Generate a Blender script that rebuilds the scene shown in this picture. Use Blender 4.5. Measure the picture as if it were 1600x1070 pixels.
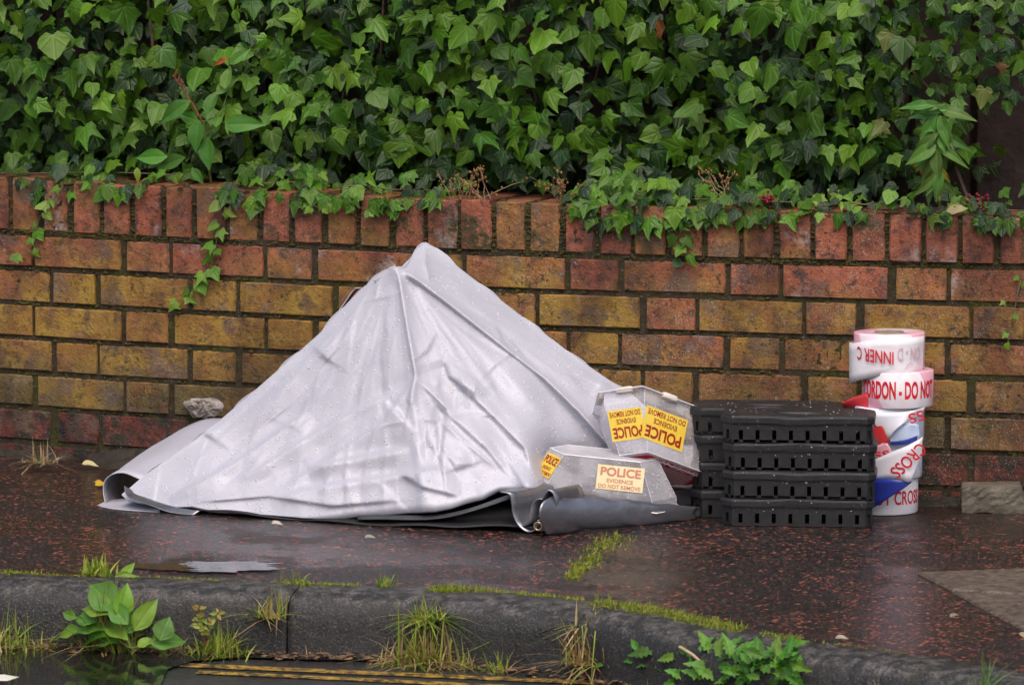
import bpy, math, random
import numpy as np
from mathutils import Vector, Matrix, Euler

random.seed(7)
rng = np.random.default_rng(11)
for o in list(bpy.data.objects):
    bpy.data.objects.remove(o)
S = bpy.context.scene
COL = S.collection

# ------------------------------------------------------------------ camera
CAM = np.array([4.3775, -9.8636, 1.4841]); YAW = -0.3397; PIT = 0.1129; FPX = 8000.0
cam_d = bpy.data.cameras.new('camera'); cam = bpy.data.objects.new('camera', cam_d); COL.objects.link(cam)
cam.location = CAM
cam.rotation_euler = (math.pi / 2 - PIT, 0, -YAW)
cam_d.sensor_fit = 'HORIZONTAL'; cam_d.sensor_width = 36.0; cam_d.lens = 36.0 * FPX / 1600
cam_d.clip_start = 0.1; cam_d.clip_end = 500
cam_d.dof.use_dof = True; cam_d.dof.focus_distance = 10.15; cam_d.dof.aperture_fstop = 14.0
S.camera = cam

# ------------------------------------------------------------------ sky and sun (overcast)
SUN_EL = math.radians(58); SUN_AZ = math.radians(160)
W = bpy.data.worlds.new('World'); S.world = W; W.use_nodes = True
wn = W.node_tree.nodes; wl = W.node_tree.links
wn.clear()
sky = wn.new('ShaderNodeTexSky'); sky.sky_type = 'NISHITA'; sky.sun_disc = False
sky.sun_elevation = SUN_EL; sky.sun_rotation = SUN_AZ
sky.air_density = 1.0; sky.dust_density = 6.0; sky.ozone_density = 1.0
bg = wn.new('ShaderNodeBackground'); bg.inputs['Strength'].default_value = 0.15
wo = wn.new('ShaderNodeOutputWorld')
wl.new(sky.outputs['Color'], bg.inputs['Color']); wl.new(bg.outputs[0], wo.inputs[0])
sun_d = bpy.data.lights.new('sun', 'SUN'); sun_d.energy = 0.7; sun_d.angle = math.radians(60); sun_d.color = (1.0, 0.975, 0.95)
sun = bpy.data.objects.new('sun', sun_d); COL.objects.link(sun)
sd = Vector((math.cos(SUN_EL) * math.sin(SUN_AZ), math.cos(SUN_EL) * math.cos(SUN_AZ), math.sin(SUN_EL)))
sun.rotation_euler = sd.to_track_quat('Z', 'Y').to_euler()
S.view_settings.view_transform = 'Standard'; S.view_settings.look = 'None'
S.view_settings.exposure = 0.30; S.view_settings.gamma = 1.0
S.render.engine = 'CYCLES'
S.cycles.use_denoising = True
S.cycles.max_bounces = 6; S.cycles.diffuse_bounces = 3; S.cycles.glossy_bounces = 3; S.cycles.transparent_max_bounces = 14
S.cycles.use_adaptive_sampling = True; S.cycles.adaptive_threshold = 0.03

# ------------------------------------------------------------------ surveying helpers: sight line through a photo point, met at a known plane
_F = np.array([math.sin(YAW) * math.cos(PIT), math.cos(YAW) * math.cos(PIT), -math.sin(PIT)])
_R = np.array([math.cos(YAW), -math.sin(YAW), 0.0]); _U = np.cross(_R, _F)
def ray(x, y):
    return _F + _R * ((x - 800) / FPX) - _U * ((y - 535) / FPX)
def G(x, y, z=0.0):
    d = ray(x, y); return CAM + d * ((z - CAM[2]) / d[2])
def AT(x, y, Y):
    d = ray(x, y); return CAM + d * ((Y - CAM[1]) / d[1])
def ATa(x, y, Y):
    x = np.asarray(x, float); y = np.asarray(y, float); Y = np.asarray(Y, float)
    d = _F[None] + _R[None] * ((x - 800) / FPX)[:, None] - _U[None] * ((y - 535) / FPX)[:, None]
    t = (Y - CAM[1]) / d[:, 1]
    return CAM[None] + d * t[:, None]
def wallY(X):
    return 0.0652 * (X - 0.9) ** 2
def onwall(x, y, off=0.0):
    Y = 0.0
    for _ in range(6):
        P = AT(x, y, Y - off); Y = wallY(P[0])
    return AT(x, y, Y - off)

# ------------------------------------------------------------------ mesh helpers
def mesh(name, V, Fc, mat=None, smooth=False):
    m = bpy.data.meshes.new(name)
    m.from_pydata([tuple(map(float, v)) for v in V], [], [tuple(map(int, f)) for f in Fc])
    m.validate(verbose=False)
    if mat is not None:
        for k in (mat if isinstance(mat, (list, tuple)) else [mat]):
            m.materials.append(k)
    if smooth:
        m.polygons.foreach_set('use_smooth', [True] * len(m.polygons))
    m.update()
    return m
def root_of(p):
    while p.parent: p = p.parent
    return p
def link(name, m, parent=None, loc=None, local=False):
    o = bpy.data.objects.new(name, m); COL.objects.link(o)
    if parent is not None: o.parent = parent
    if loc is not None: o.location = loc
    return o
def part(name, V, Fc, mat, parent=None, smooth=False, base=None):
    """mesh in world coordinates; stored relative to the root's base point"""
    V = np.asarray(V, float)
    if parent is not None: base = np.array(root_of(parent).location)
    if base is not None: V = V - np.asarray(base)[None]
    o = link(name, mesh(name, V, Fc, mat, smooth), parent)
    if parent is None and base is not None: o.location = base
    return o
def tag(o, label=None, cat=None, group=None, kind=None):
    if label: o['label'] = label
    if cat: o['category'] = cat
    if group: o['group'] = group
    if kind: o['kind'] = kind
    return o
def thing(name, loc, label, cat, group=None, rotz=0.0):
    o = bpy.data.objects.new(name, None); COL.objects.link(o); o.location = loc; o.rotation_euler = (0, 0, rotz)
    o.empty_display_size = 0.05
    return tag(o, label, cat, group)
class MB:
    def __init__(s): s.V = []; s.F = []
    def add(s, V, Fc):
        n = len(s.V); s.V.extend([tuple(v) for v in V]); s.F.extend([tuple(i + n for i in f) for f in Fc]); return s
    def box(s, x0, x1, y0, y1, z0, z1):
        return s.add([(x0,y0,z0),(x1,y0,z0),(x1,y1,z0),(x0,y1,z0),(x0,y0,z1),(x1,y0,z1),(x1,y1,z1),(x0,y1,z1)],
                     [(0,3,2,1),(4,5,6,7),(0,1,5,4),(1,2,6,5),(2,3,7,6),(3,0,4,7)])
    def prism(s, poly, z0, z1, topinset=0.0, toph=0.0):
        n = len(poly); c = np.mean(poly, 0)
        V = [(x, y, z0) for x, y in poly] + [(x, y, z1) for x, y in poly]
        Fc = [tuple(range(n))[::-1]] + [(i, (i+1) % n, n+(i+1) % n, n+i) for i in range(n)]
        if topinset:
            P2 = [(np.array(p) - c) for p in poly]
            P2 = [c + p * (1 - topinset / max(1e-6, np.linalg.norm(p))) for p in P2]
            V += [(x, y, z1 + toph) for x, y in P2]
            Fc += [(n+i, n+(i+1) % n, 2*n+(i+1) % n, 2*n+i) for i in range(n)] + [tuple(range(2*n, 3*n))]
        else:
            Fc += [tuple(range(n, 2*n))]
        return s.add(V, Fc)
    def tube(s, pts, r, n=6, taper=1.0):
        pts = [np.asarray(p, float) for p in pts]; V = []; Fc = []
        for i, p in enumerate(pts):
            t = pts[min(i+1, len(pts)-1)] - pts[max(i-1, 0)]; t = t / (np.linalg.norm(t) + 1e-9)
            a = np.cross(t, [0.3, 0.2, 1.0]); a /= np.linalg.norm(a) + 1e-9; b = np.cross(t, a)
            rr = (r[i] if hasattr(r, '__len__') else r * (1 + (taper - 1) * i / max(1, len(pts) - 1)))
            for k in range(n):
                q = 2 * math.pi * k / n; V.append(p + rr * (math.cos(q) * a + math.sin(q) * b))
        for i in range(len(pts) - 1):
            for k in range(n):
                Fc.append((i*n+k, i*n+(k+1) % n, (i+1)*n+(k+1) % n, (i+1)*n+k))
        Fc.append(tuple(range(n))[::-1]); Fc.append(tuple((len(pts)-1)*n + k for k in range(n)))
        return s.add(V, Fc)
    def part(s, name, mat, parent=None, smooth=False, base=None):
        return part(name, s.V, s.F, mat, parent, smooth, base)
def catmull(P, n=8):
    P = [np.asarray(p, float) for p in P]; P = [2*P[0]-P[1]] + P + [2*P[-1]-P[-2]]; out = []
    for i in range(1, len(P) - 2):
        for k in range(n):
            t = k / n; a, b, c, d = P[i-1], P[i], P[i+1], P[i+2]
            out.append(.5*((2*b)+(-a+c)*t+(2*a-5*b+4*c-d)*t*t+(-a+3*b-3*c+d)*t**3))
    out.append(P[-2]); return np.array(out)
def sines(P, scale, seed, n=24):
    """smooth pseudo-noise in about [-1,1] for (N,d) points"""
    r = np.random.default_rng(seed); P = np.asarray(P, float); out = np.zeros(len(P))
    for _ in range(n):
        k = r.normal(size=P.shape[1]) * scale; out += np.sin(P @ k + r.uniform(0, 6.28))
    return out / math.sqrt(n / 2) * 0.6

# ------------------------------------------------------------------ materials
class NT:
    def __init__(s, name):
        s.m = bpy.data.materials.new(name); s.m.use_nodes = True; s.t = s.m.node_tree; s.t.nodes.clear()
        s.out = s.t.nodes.new('ShaderNodeOutputMaterial')
    def n(s, typ, **kw):
        nd = s.t.nodes.new(typ)
        for k, v in kw.items(): setattr(nd, k, v)
        return nd
    def set(s, sock, v):
        if isinstance(v, bpy.types.NodeSocket): s.t.links.new(v, sock)
        elif isinstance(v, (tuple, list)) and len(v) == 3 and sock.type == 'RGBA': sock.default_value = (*v, 1)
        else: sock.default_value = v
    def pos(s): return s.n('ShaderNodeNewGeometry').outputs['Position']
    def objco(s): return s.n('ShaderNodeTexCoord').outputs['Object']
    def uv(s): return s.n('ShaderNodeTexCoord').outputs['UV']
    def rnd(s): return s.n('ShaderNodeObjectInfo').outputs['Random']
    def ocol(s): return s.n('ShaderNodeObjectInfo').outputs['Color']
    def attr(s, name):
        a = s.n('ShaderNodeAttribute'); a.attribute_name = name; return a
    def xyz(s, v):
        k = s.n('ShaderNodeSeparateXYZ'); s.set(k.inputs[0], v); return k.outputs
    def comb(s, x, y, z):
        k = s.n('ShaderNodeCombineXYZ')
        for i, v in enumerate((x, y, z)): s.set(k.inputs[i], v)
        return k.outputs[0]
    def vm(s, op, a, b=None):
        k = s.n('ShaderNodeVectorMath', operation=op); s.set(k.inputs[0], a)
        if b is not None: s.set(k.inputs[1], b)
        return k.outputs[0]
    def math(s, op, a, b=None, c=None, clamp=False):
        k = s.n('ShaderNodeMath', operation=op, use_clamp=clamp); s.set(k.inputs[0], a)
        if b is not None: s.set(k.inputs[1], b)
        if c is not None: s.set(k.inputs[2], c)
        return k.outputs[0]
    def noise(s, vec, scale, detail=4, rough=.55, dist=0.0):
        k = s.n('ShaderNodeTexNoise'); s.set(k.inputs['Vector'], vec); s.set(k.inputs['Scale'], scale)
        s.set(k.inputs['Detail'], detail); s.set(k.inputs['Roughness'], rough); s.set(k.inputs['Distortion'], dist)
        return k.outputs[0]
    def voro(s, vec, scale, feature='F1', out='Distance', rand=1.0):
        k = s.n('ShaderNodeTexVoronoi', feature=feature); s.set(k.inputs['Vector'], vec); s.set(k.inputs['Scale'], scale)
        s.set(k.inputs['Randomness'], rand); return k.outputs[out]
    def map(s, v, a, b, c=0.0, d=1.0, smooth=True):
        k = s.n('ShaderNodeMapRange'); k.interpolation_type = 'SMOOTHSTEP' if smooth else 'LINEAR'
        for i, q in enumerate((v, a, b, c, d)): s.set(k.inputs[i], q)
        return k.outputs[0]
    def mix(s, f, a, b, blend='MIX'):
        k = s.n('ShaderNodeMix', data_type='RGBA', blend_type=blend)
        s.set(k.inputs['Factor'], f); s.set(k.inputs['A'], a) if False else None
        ins = [i for i in k.inputs if i.type == 'RGBA']
        s.set(ins[0], a); s.set(ins[1], b)
        return [o for o in k.outputs if o.type == 'RGBA'][0]
    def bump(s, h, strength=.5, dist=.002, normal=None):
        k = s.n('ShaderNodeBump'); s.set(k.inputs['Height'], h); s.set(k.inputs['Strength'], strength); s.set(k.inputs['Distance'], dist)
        if normal is not None: s.set(k.inputs['Normal'], normal)
        return k.outputs[0]
    def bsdf(s, col, rough=.5, metal=0.0, spec=.5, normal=None, trans=0.0, ior=None, coat=0.0, alpha=None, sheen=0):
        k = s.n('ShaderNodeBsdfPrincipled')
        s.set(k.inputs['Base Color'], col); s.set(k.inputs['Roughness'], rough); s.set(k.inputs['Metallic'], metal)
        s.set(k.inputs['Specular IOR Level'], spec); s.set(k.inputs['Transmission Weight'], trans)
        if ior: s.set(k.inputs['IOR'], ior)
        if coat: s.set(k.inputs['Coat Weight'], coat); s.set(k.inputs['Coat Roughness'], .06)
        if normal is not None: s.set(k.inputs['Normal'], normal)
        return k.outputs[0]
    def done(s, sh):
        s.t.links.new(sh, s.out.inputs['Surface']); return s.m

def m_brick():
    t = NT('brick'); p = t.pos(); r = t.rnd()
    off = t.vm('ADD', p, t.comb(t.math('MULTIPLY', r, 37.0), t.math('MULTIPLY', r, 11.0), 0.0))
    o2 = t.vm('ADD', off, (7.3, 2.1, 4.4)); o3 = t.vm('ADD', off, (1.7, 9.1, 14.4))
    z = t.xyz(p)[2]; x = t.xyz(p)[0]
    N = lambda v, s, a, b, d=4, ro=.6, c=0.0, e=1.0: t.map(t.noise(v, s, d, ro), a, b, c, e)
    red = t.mix(N(off, 16, .36, .62), (.19, .056, .032), (.37, .105, .052))
    red = t.mix(N(o2, 42, .52, .66), red, (.10, .038, .030))
    ochre = t.mix(N(off, 13, .38, .60), (.285, .135, .022), (.36, .215, .030))
    ochre = t.mix(N(o2, 30, .48, .64, 5), ochre, (.175, .098, .032))
    olive = t.mix(N(off, 20, .4, .62, 5), (.065, .050, .020), (.17, .118, .034))
    f = t.map(z, .30, .56, 1.02, .12)
    f = t.math('ADD', f, t.math('MULTIPLY', t.math('SUBTRACT', t.noise(off, 7, 4), .5), 2.6))
    f = t.math('SUBTRACT', f, t.map(x, .6, 1.6, 0.0, .30))
    f = t.math('ADD', f, t.math('MULTIPLY', t.math('SUBTRACT', r, .5), .8), clamp=True)
    c = t.mix(f, red, ochre)
    g = t.math('MULTIPLY', t.map(z, .27, .14, 0, 1), N(off, 10, .36, .56, 4, .6, .3, 1.0))
    c = t.mix(g, c, olive)
    lowred = t.mix(N(off, 26, .44, .58, 5, .7), (.026, .020, .013), (.15, .030, .020))
    c = t.mix(t.map(z, .112, .098), c, lowred)
    c = t.mix(N(o3, 14, .56, .66, 3, .5, 0, .75), c, t.mix(r, (.115, .072, .062), (.17, .105, .065)))
    bl = t.math('MULTIPLY', N(o2, 9.0, .575, .70, 5, .7), t.map(z, .24, .46, .25, 1.0))
    bl = t.math('MULTIPLY', bl, N(p, 110, .30, .55, 3, .6, .35, 1))
    c = t.mix(t.math('MULTIPLY', bl, .8), c, (.42, .35, .33))
    sp = t.map(t.noise(p, 300, 3, .75), .57, .64)
    sp = t.math('MULTIPLY', sp, N(o2, 11, .36, .60, 3, .5, .12, .9))
    c = t.mix(t.math('MULTIPLY', sp, t.map(x, .0, 1.6, .45, 1.0)), c, (.46, .38, .29))
    dk = t.math('MULTIPLY', t.map(t.noise(p, 80, 6, .75), .53, .62), N(o3, 12, .40, .56))
    c = t.mix(t.math('MULTIPLY', dk, .85), c, (.035, .028, .010))
    st = t.math('MULTIPLY', N(t.vm('MULTIPLY', p, (1.0, 1.0, .45)), 6, .46, .64, 5, .65), .8)
    c = t.mix(st, c, t.mix(1.0, c, (.42, .38, .36), 'MULTIPLY'))
    pit = t.map(t.noise(o2, 210, 2, .5), .66, .70)
    c = t.mix(t.math('MULTIPLY', pit, .8), c, (.03, .022, .012))
    mo = t.math('MULTIPLY', N(p, 7, .53, .66, 3), t.map(z, .45, .50))
    c = t.mix(t.math('MULTIPLY', mo, N(p, 70, .38, .55)), c, (.045, .040, .008))
    h = t.math('ADD', t.noise(p, 240, 4, .75), t.math('MULTIPLY', t.noise(p, 45, 5, .65), 2.2))
    h = t.math('SUBTRACT', h, t.math('MULTIPLY', pit, .6))
    n = t.bump(h, .9, .0032)
    return t.done(t.bsdf(c, N(p, 24, .35, .65, 4, .6, .36, .70), spec=.45, normal=n))
def m_mortar():
    t = NT('mortar'); p = t.pos(); z = t.xyz(p)[2]
    c = t.mix(t.noise(p, 60, 5), (.014, .011, .006), (.070, .054, .030))
    c = t.mix(t.map(t.noise(p, 9, 4), .48, .64), c, (.045, .045, .008))
    c = t.mix(t.map(t.noise(p, 300, 2), .66, .72), c, (.3, .26, .2))
    n = t.bump(t.noise(p, 220, 5, .7), .9, .004)
    return t.done(t.bsdf(c, .8, spec=.3, normal=n))
def m_pave():
    t = NT('wet_chip_asphalt'); p = t.pos()
    x, y, z = t.xyz(p)
    wx = t.math('MULTIPLY', t.math('SUBTRACT', t.noise(p, 90, 2), .5), .006); wy = t.math('MULTIPLY', t.math('SUBTRACT', t.noise(t.vm('ADD', p, (5, 3, 1)), 90, 2), .5), .006)
    q = t.comb(t.math('ADD', x, wx), t.math('ADD', y, wy), 0.0)
    def chips(sc, offx, thr, rad):
        k = t.n('ShaderNodeTexVoronoi'); t.set(k.inputs['Vector'], t.vm('ADD', q, (offx, offx * .7, 0))); t.set(k.inputs['Scale'], sc)
        c = t.xyz(k.outputs['Color']); d = k.outputs['Distance']
        return t.math('MULTIPLY', t.map(d, rad, rad - .10), t.math('GREATER_THAN', c[0], thr)), c
    patch = t.noise(p, 2.6, 4)
    base = t.mix(t.map(t.noise(p, 150, 4, .7), .35, .65), (.005, .0047, .0046), (.022, .019, .018))
    g1, c1 = chips(125.0, 3.3, .62, .46); g2, c2 = chips(200.0, 7.7, .55, .46)
    c = t.mix(t.math('MULTIPLY', g2, .7), base, t.mix(c2[1], (.030, .022, .020), (.075, .062, .058)))
    c = t.mix(t.math('MULTIPLY', g1, .8), c, t.mix(c1[1], (.045, .022, .018), (.080, .070, .066)))
    rm = t.map(t.noise(p, 22, 3), .38, .56, .35, 1)
    r1, e1 = chips(82.0, 0.0, t.map(patch, .3, .68, .93, .70), .44); r2, e2 = chips(130.0, 11.0, t.map(patch, .3, .68, .88, .62), .42)
    red = t.math('MULTIPLY', t.math('MAXIMUM', r1, r2), rm)
    c = t.mix(red, c, t.mix(t.math('MULTIPLY', t.math('ADD', e1[1], e2[2]), .5), (.17, .034, .022), (.50, .14, .085)))
    c = t.mix(t.math('MULTIPLY', t.map(y, -.50, -.05), t.map(t.noise(p, 6, 4), .38, .58, 0, .8)), c, (.022, .013, .008))
    h = t.math('ADD', t.math('MULTIPLY', red, 1.0), t.math('ADD', t.math('MULTIPLY', t.math('MAXIMUM', g1, g2), .6), t.math('MULTIPLY', t.noise(p, 170, 4, .65), .8)))
    wet = t.map(t.noise(t.vm('ADD', p, (9, 2, 0)), 3.2, 5, .6), .40, .60)
    n = t.bump(h, t.map(wet, 0, 1, .85, .40), .0038)
    r = t.math('ADD', t.map(wet, 0, 1, .42, .13), t.math('MULTIPLY', red, .10))
    return t.done(t.bsdf(c, r, spec=.30, normal=n))
def m_road():
    t = NT('wet_road_asphalt'); p = t.pos()
    c = t.mix(t.noise(p, 120, 5), (.014, .014, .014), (.062, .058, .055))
    c = t.mix(t.map(t.noise(p, 240, 2), .62, .7), c, (.12, .11, .10))
    wet = t.map(t.noise(p, 2.5, 4), .35, .6)
    n = t.bump(t.noise(p, 170, 4, .65), t.map(wet, 0, 1, .7, .3), .004)
    return t.done(t.bsdf(c, t.map(wet, 0, 1, .45, .2), spec=.5, normal=n))
def m_kerb():
    t = NT('wet_kerb_concrete'); p = t.pos(); z = t.xyz(p)[2]
    c = t.mix(t.noise(p, 30, 5), (.010, .0098, .0096), (.030, .0285, .0275))
    c = t.mix(t.map(t.noise(p, 300, 3, .75), .58, .65), c, (.13, .12, .115))
    worn = t.math('MULTIPLY', t.map(z, -.024, -.008), t.map(t.noise(p, 34, 5, .7), .42, .62))
    c = t.mix(t.math('MULTIPLY', worn, t.map(t.noise(p, 200, 3, .7), .4, .6, .15, .8)), c, (.18, .16, .145))
    c = t.mix(t.map(t.noise(p, 6, 4), .60, .75), c, (.03, .028, .012))
    n = t.bump(t.math('ADD', t.noise(p, 190, 4, .7), t.math('MULTIPLY', t.noise(p, 42, 4, .65), 1.6)), .9, .0026)
    return t.done(t.bsdf(c, t.map(t.noise(p, 12, 3), .3, .7, .38, .62), spec=.4, normal=n))
def m_simple(name, c1, c2=None, scale=30, rough=.6, bump=.3, bscale=120, bdist=.002, spec=.45, metal=0., obj=False, trans=0.):
    t = NT(name); p = t.objco() if obj else t.pos(); c2 = c2 or c1
    c = t.mix(t.map(t.noise(p, scale, 4), .3, .7), c1, c2)
    n = t.bump(t.noise(p, bscale, 4), bump, bdist) if bump else None
    return t.done(t.bsdf(c, rough, metal, spec, n, trans))
def m_leaf(name, attr=False, rough=.40, veins=True, trans=.22, vcol=(.24, .36, .12), vw=.42):
    t = NT(name)
    base = t.attr('tint').outputs['Color'] if attr else t.ocol()
    u = t.xyz(t.uv()); x = t.math('ABSOLUTE', u[0]); y = u[1]
    c = base
    p = t.pos()
    c = t.mix(t.math('MULTIPLY', t.map(t.noise(p, 60, 3), .4, .7), .35), c, t.mix(1.0, c, (.55, .6, .5), 'MULTIPLY'))
    n = None
    if veins:
        d = x
        for a in (42, 80):
            ca, sa = math.cos(math.radians(a)), math.sin(math.radians(a))
            e = t.math('ABSOLUTE', t.math('SUBTRACT', t.math('MULTIPLY', x, ca), t.math('MULTIPLY', y, sa)))
            d = t.math('MINIMUM', d, t.math('ADD', e, .006))
        v = t.map(d, .006, .022, 1, 0)
        c = t.mix(t.math('MULTIPLY', v, vw), c, t.mix(.5, t.mix(1.0, c, (2.2, 1.7, 2.2), 'MULTIPLY'), vcol))
        n = t.bump(t.math('ADD', t.map(d, .0, .09), t.math('MULTIPLY', t.noise(t.uv(), 9, 2), .5)), .35, .003)
    b = t.bsdf(c, rough, spec=.30, normal=n)
    tr = t.n('ShaderNodeBsdfTranslucent'); t.set(tr.inputs['Color'], t.mix(1.0, c, (1.3, 1.25, .5), 'MULTIPLY'))
    ms = t.n('ShaderNodeMixShader'); t.set(ms.inputs[0], trans)
    t.t.links.new(b, ms.inputs[1]); t.t.links.new(tr.outputs[0], ms.inputs[2])
    return t.done(ms.outputs[0])
def m_silver():
    t = NT('silver_coated_fabric'); p = t.pos()
    c = t.mix(t.map(t.noise(p, 6, 3), .35, .65), (.425, .424, .484), (.475, .474, .538))
    n = t.bump(t.math('ADD', t.noise(p, 55, 3, .6), t.math('MULTIPLY', t.noise(p, 900, 1), .10)), .10, .004)
    return t.done(t.bsdf(c, .48, .10, .38, n))
def m_tape(kind):
    t = NT('barrier_tape_' + kind); u = t.xyz(t.uv())
    q = t.math('FRACT', t.math('ADD', t.math('MULTIPLY', u[0], 4.2), t.math('ADD', t.math('MULTIPLY', u[1], 2.6), .15)))
    f = t.map(q, .50, .505)
    g = t.map(t.noise(t.pos(), 26, 3), .4, .6)
    if kind == 'pink': a, b = (.80, .42, .52), t.mix(g, (.84, .80, .83), (.82, .70, .75))
    elif kind == 'white': a, b = t.mix(g, (.80, .72, .77), (.82, .80, .84)), (.82, .80, .84)
    else: a, b = (.52, .60, .78), t.mix(g, (.80, .80, .86), (.74, .77, .86))
    return t.done(t.bsdf(t.mix(f, a, b), .28, spec=.5, normal=t.bump(t.noise(t.pos(), 60, 3), .15, .003)))
def m_clear():
    t = NT('clear_wet_plastic'); p = t.pos()
    tr = t.n('ShaderNodeBsdfTransparent'); t.set(tr.inputs['Color'], (.96, .955, .97))
    gl = t.bsdf((.86, .84, .87), .18, spec=.6, normal=t.bump(t.noise(p, 130, 3), .2, .002))
    lw = t.n('ShaderNodeFresnel'); t.set(lw.inputs['IOR'], 1.5)
    f = t.math('ADD', t.math('MULTIPLY', lw.outputs[0], .4), t.map(t.noise(p, 16, 2, .6), .35, .65, .10, .26), clamp=True)
    ms = t.n('ShaderNodeMixShader'); t.set(ms.inputs[0], f)
    t.t.links.new(tr.outputs[0], ms.inputs[1]); t.t.links.new(gl, ms.inputs[2])
    return t.done(ms.outputs[0])
def m_water():
    t = NT('still_water'); p = t.pos()
    n = t.bump(t.noise(p, 30, 3), .10, .004)
    return t.done(t.bsdf((.012, .011, .010), .02, spec=.6, normal=n))
def m_yellow():
    t = NT('worn_yellow_paint'); p = t.pos()
    w = t.map(t.noise(p, 60, 6, .8), .44, .58)
    c = t.mix(w, (.025, .024, .022), t.mix(t.noise(p, 90, 3), (.42, .24, .03), (.55, .34, .06)))
    return t.done(t.bsdf(c, .38, spec=.5, normal=t.bump(t.noise(p, 170, 4), .5, .003)))
def m_drop():
    t = NT('water_drop'); b = t.bsdf((.84, .84, .88), .06, spec=.5)
    b.node.inputs['Alpha'].default_value = .36
    return t.done(b)

BRICK = m_brick(); MORTAR = m_mortar(); PAVE = m_pave(); ROAD = m_road(); KERB = m_kerb()
LEAF = m_leaf('ivy_leaf'); LEAFM = m_leaf('ivy_leaf_mass', attr=True); BLADE = m_leaf('blade', attr=True, veins=False, rough=.5)
BROAD = m_leaf('broad_leaf', vcol=(.2, .34, .08), vw=.35, trans=.3)
SILVER = m_silver()
SHADEFAB = m_simple('shade_black_lining', (.008, .008, .009), (.014, .014, .016), 20, .6, .2, 60)  # dark lining taken down to near-black, shade of the hem gap in its colour
DARKFAB = m_simple('dark_grey_lining', (.035, .036, .042), (.06, .06, .07), 20, .5, .25, 60)
GREYFAB = m_simple('grey_lining', (.20, .20, .23), (.28, .28, .32), 14, .42, .2, 40, .003)
SATIN = m_simple('satin_grey_fabric', (.20, .20, .225), (.27, .27, .30), 12, .28, .3, 22, .007, metal=.75)
RUBBER = m_simple('black_recycled_plastic', (.011, .011, .012), (.019, .019, .021), 60, .46, .5, 300, .0009, spec=.45)
STEM = m_simple('woody_stem', (.10, .065, .04), (.17, .12, .08), 60, .7)
STEMG = m_simple('green_stem', (.10, .16, .03), (.16, .20, .05), 60, .6)
STEMR = m_simple('red_stem', (.16, .03, .02), (.22, .06, .03), 60, .55)
STRAW = m_simple('dry_straw', (.34, .25, .14), (.52, .42, .27), 60, .7)
RUSTY = m_simple('rusty_seed', (.20, .085, .035), (.32, .17, .06), 90, .8)
WOOD = m_simple('dark_stained_timber', (.030, .017, .014), (.062, .038, .032), 18, .6, .6, 90, .003)
SOIL = m_simple('wet_soil', (.012, .009, .006), (.035, .026, .016), 40, .7, 1.0, 90, .006)
SLAB = m_simple('wet_concrete_slab', (.055, .040, .030), (.16, .122, .092), 60, .5, .9, 200, .004)
STONE = m_simple('grey_concrete_brick', (.075, .063, .045), (.15, .13, .10), 22, .6, .6, 160, .003)
WHITE = m_simple('white_plastic', (.60, .54, .48), (.68, .62, .56), 20, .4, .1)
CORE = m_simple('cardboard_core', (.20, .15, .10), (.27, .2, .14), 40, .8)
YSTICK = m_simple('yellow_label', (.80, .56, .05), (.84, .62, .09), 30, .35, 0)
YPALE = m_simple('faded_yellow_label', (.80, .68, .36), (.82, .72, .44), 30, .35, 0)
REDINK = m_simple('dark_red_ink', (.34, .02, .015), (.34, .02, .015), 30, .4, 0)
PINKINK = m_simple('pale_red_ink', (.58, .20, .15), (.58, .20, .15), 30, .4, 0)
TAPERED = m_simple('tape_red_print', (.60, .015, .03), (.66, .02, .04), 30, .3, 0)
TAPEFADE = m_simple('tape_faint_print', (.66, .42, .50), (.70, .47, .55), 30, .3, 0)
REDLBL = m_simple('red_label', (.52, .012, .025), (.56, .015, .03), 30, .35, 0)
WLBL = m_simple('white_print', (.80, .78, .80), (.82, .8, .82), 30, .35, 0)
TP, TW, TB = m_tape('pink'), m_tape('white'), m_tape('blue')
T_RED = m_simple('red_tape_film', (.60, .04, .05), (.68, .07, .07), 12, .3, .2, 40)
T_BLUE = m_simple('blue_tape_film', (.022, .035, .26), (.03, .05, .34), 12, .3, .2, 40)
T_WHITE = m_simple('white_tape_film', (.80, .78, .83), (.76, .76, .85), 12, .3, .2, 40)
T_PINK = m_simple('pink_tape_film', (.74, .36, .44), (.78, .45, .52), 12, .3, .2, 40)
T_PALE = m_simple('pale_blue_tape_film', (.45, .55, .75), (.55, .63, .80), 12, .3, .2, 40)
CLEAR = m_clear(); WATER = m_water(); YELLOW = m_yellow(); DROP = m_drop()
BRASS = m_simple('brass_eyelet', (.42, .33, .18), (.5, .4, .24), 30, .3, 0, metal=.9)
MOSS = m_simple('moss', (.10, .115, .012), (.21, .22, .03), 40, .9, 1.0, 400, .004)
LICHEN = m_simple('pale_lime_crust', (.17, .145, .125), (.38, .34, .31), 40, .8, 1.0, 90, .006)
PAPER = m_simple('pale_litter', (.62, .58, .50), (.74, .70, .62), 20, .6, .2)
BERRY = m_simple('dark_red_flower', (.13, .008, .014), (.24, .015, .03), 90, .6)

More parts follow.
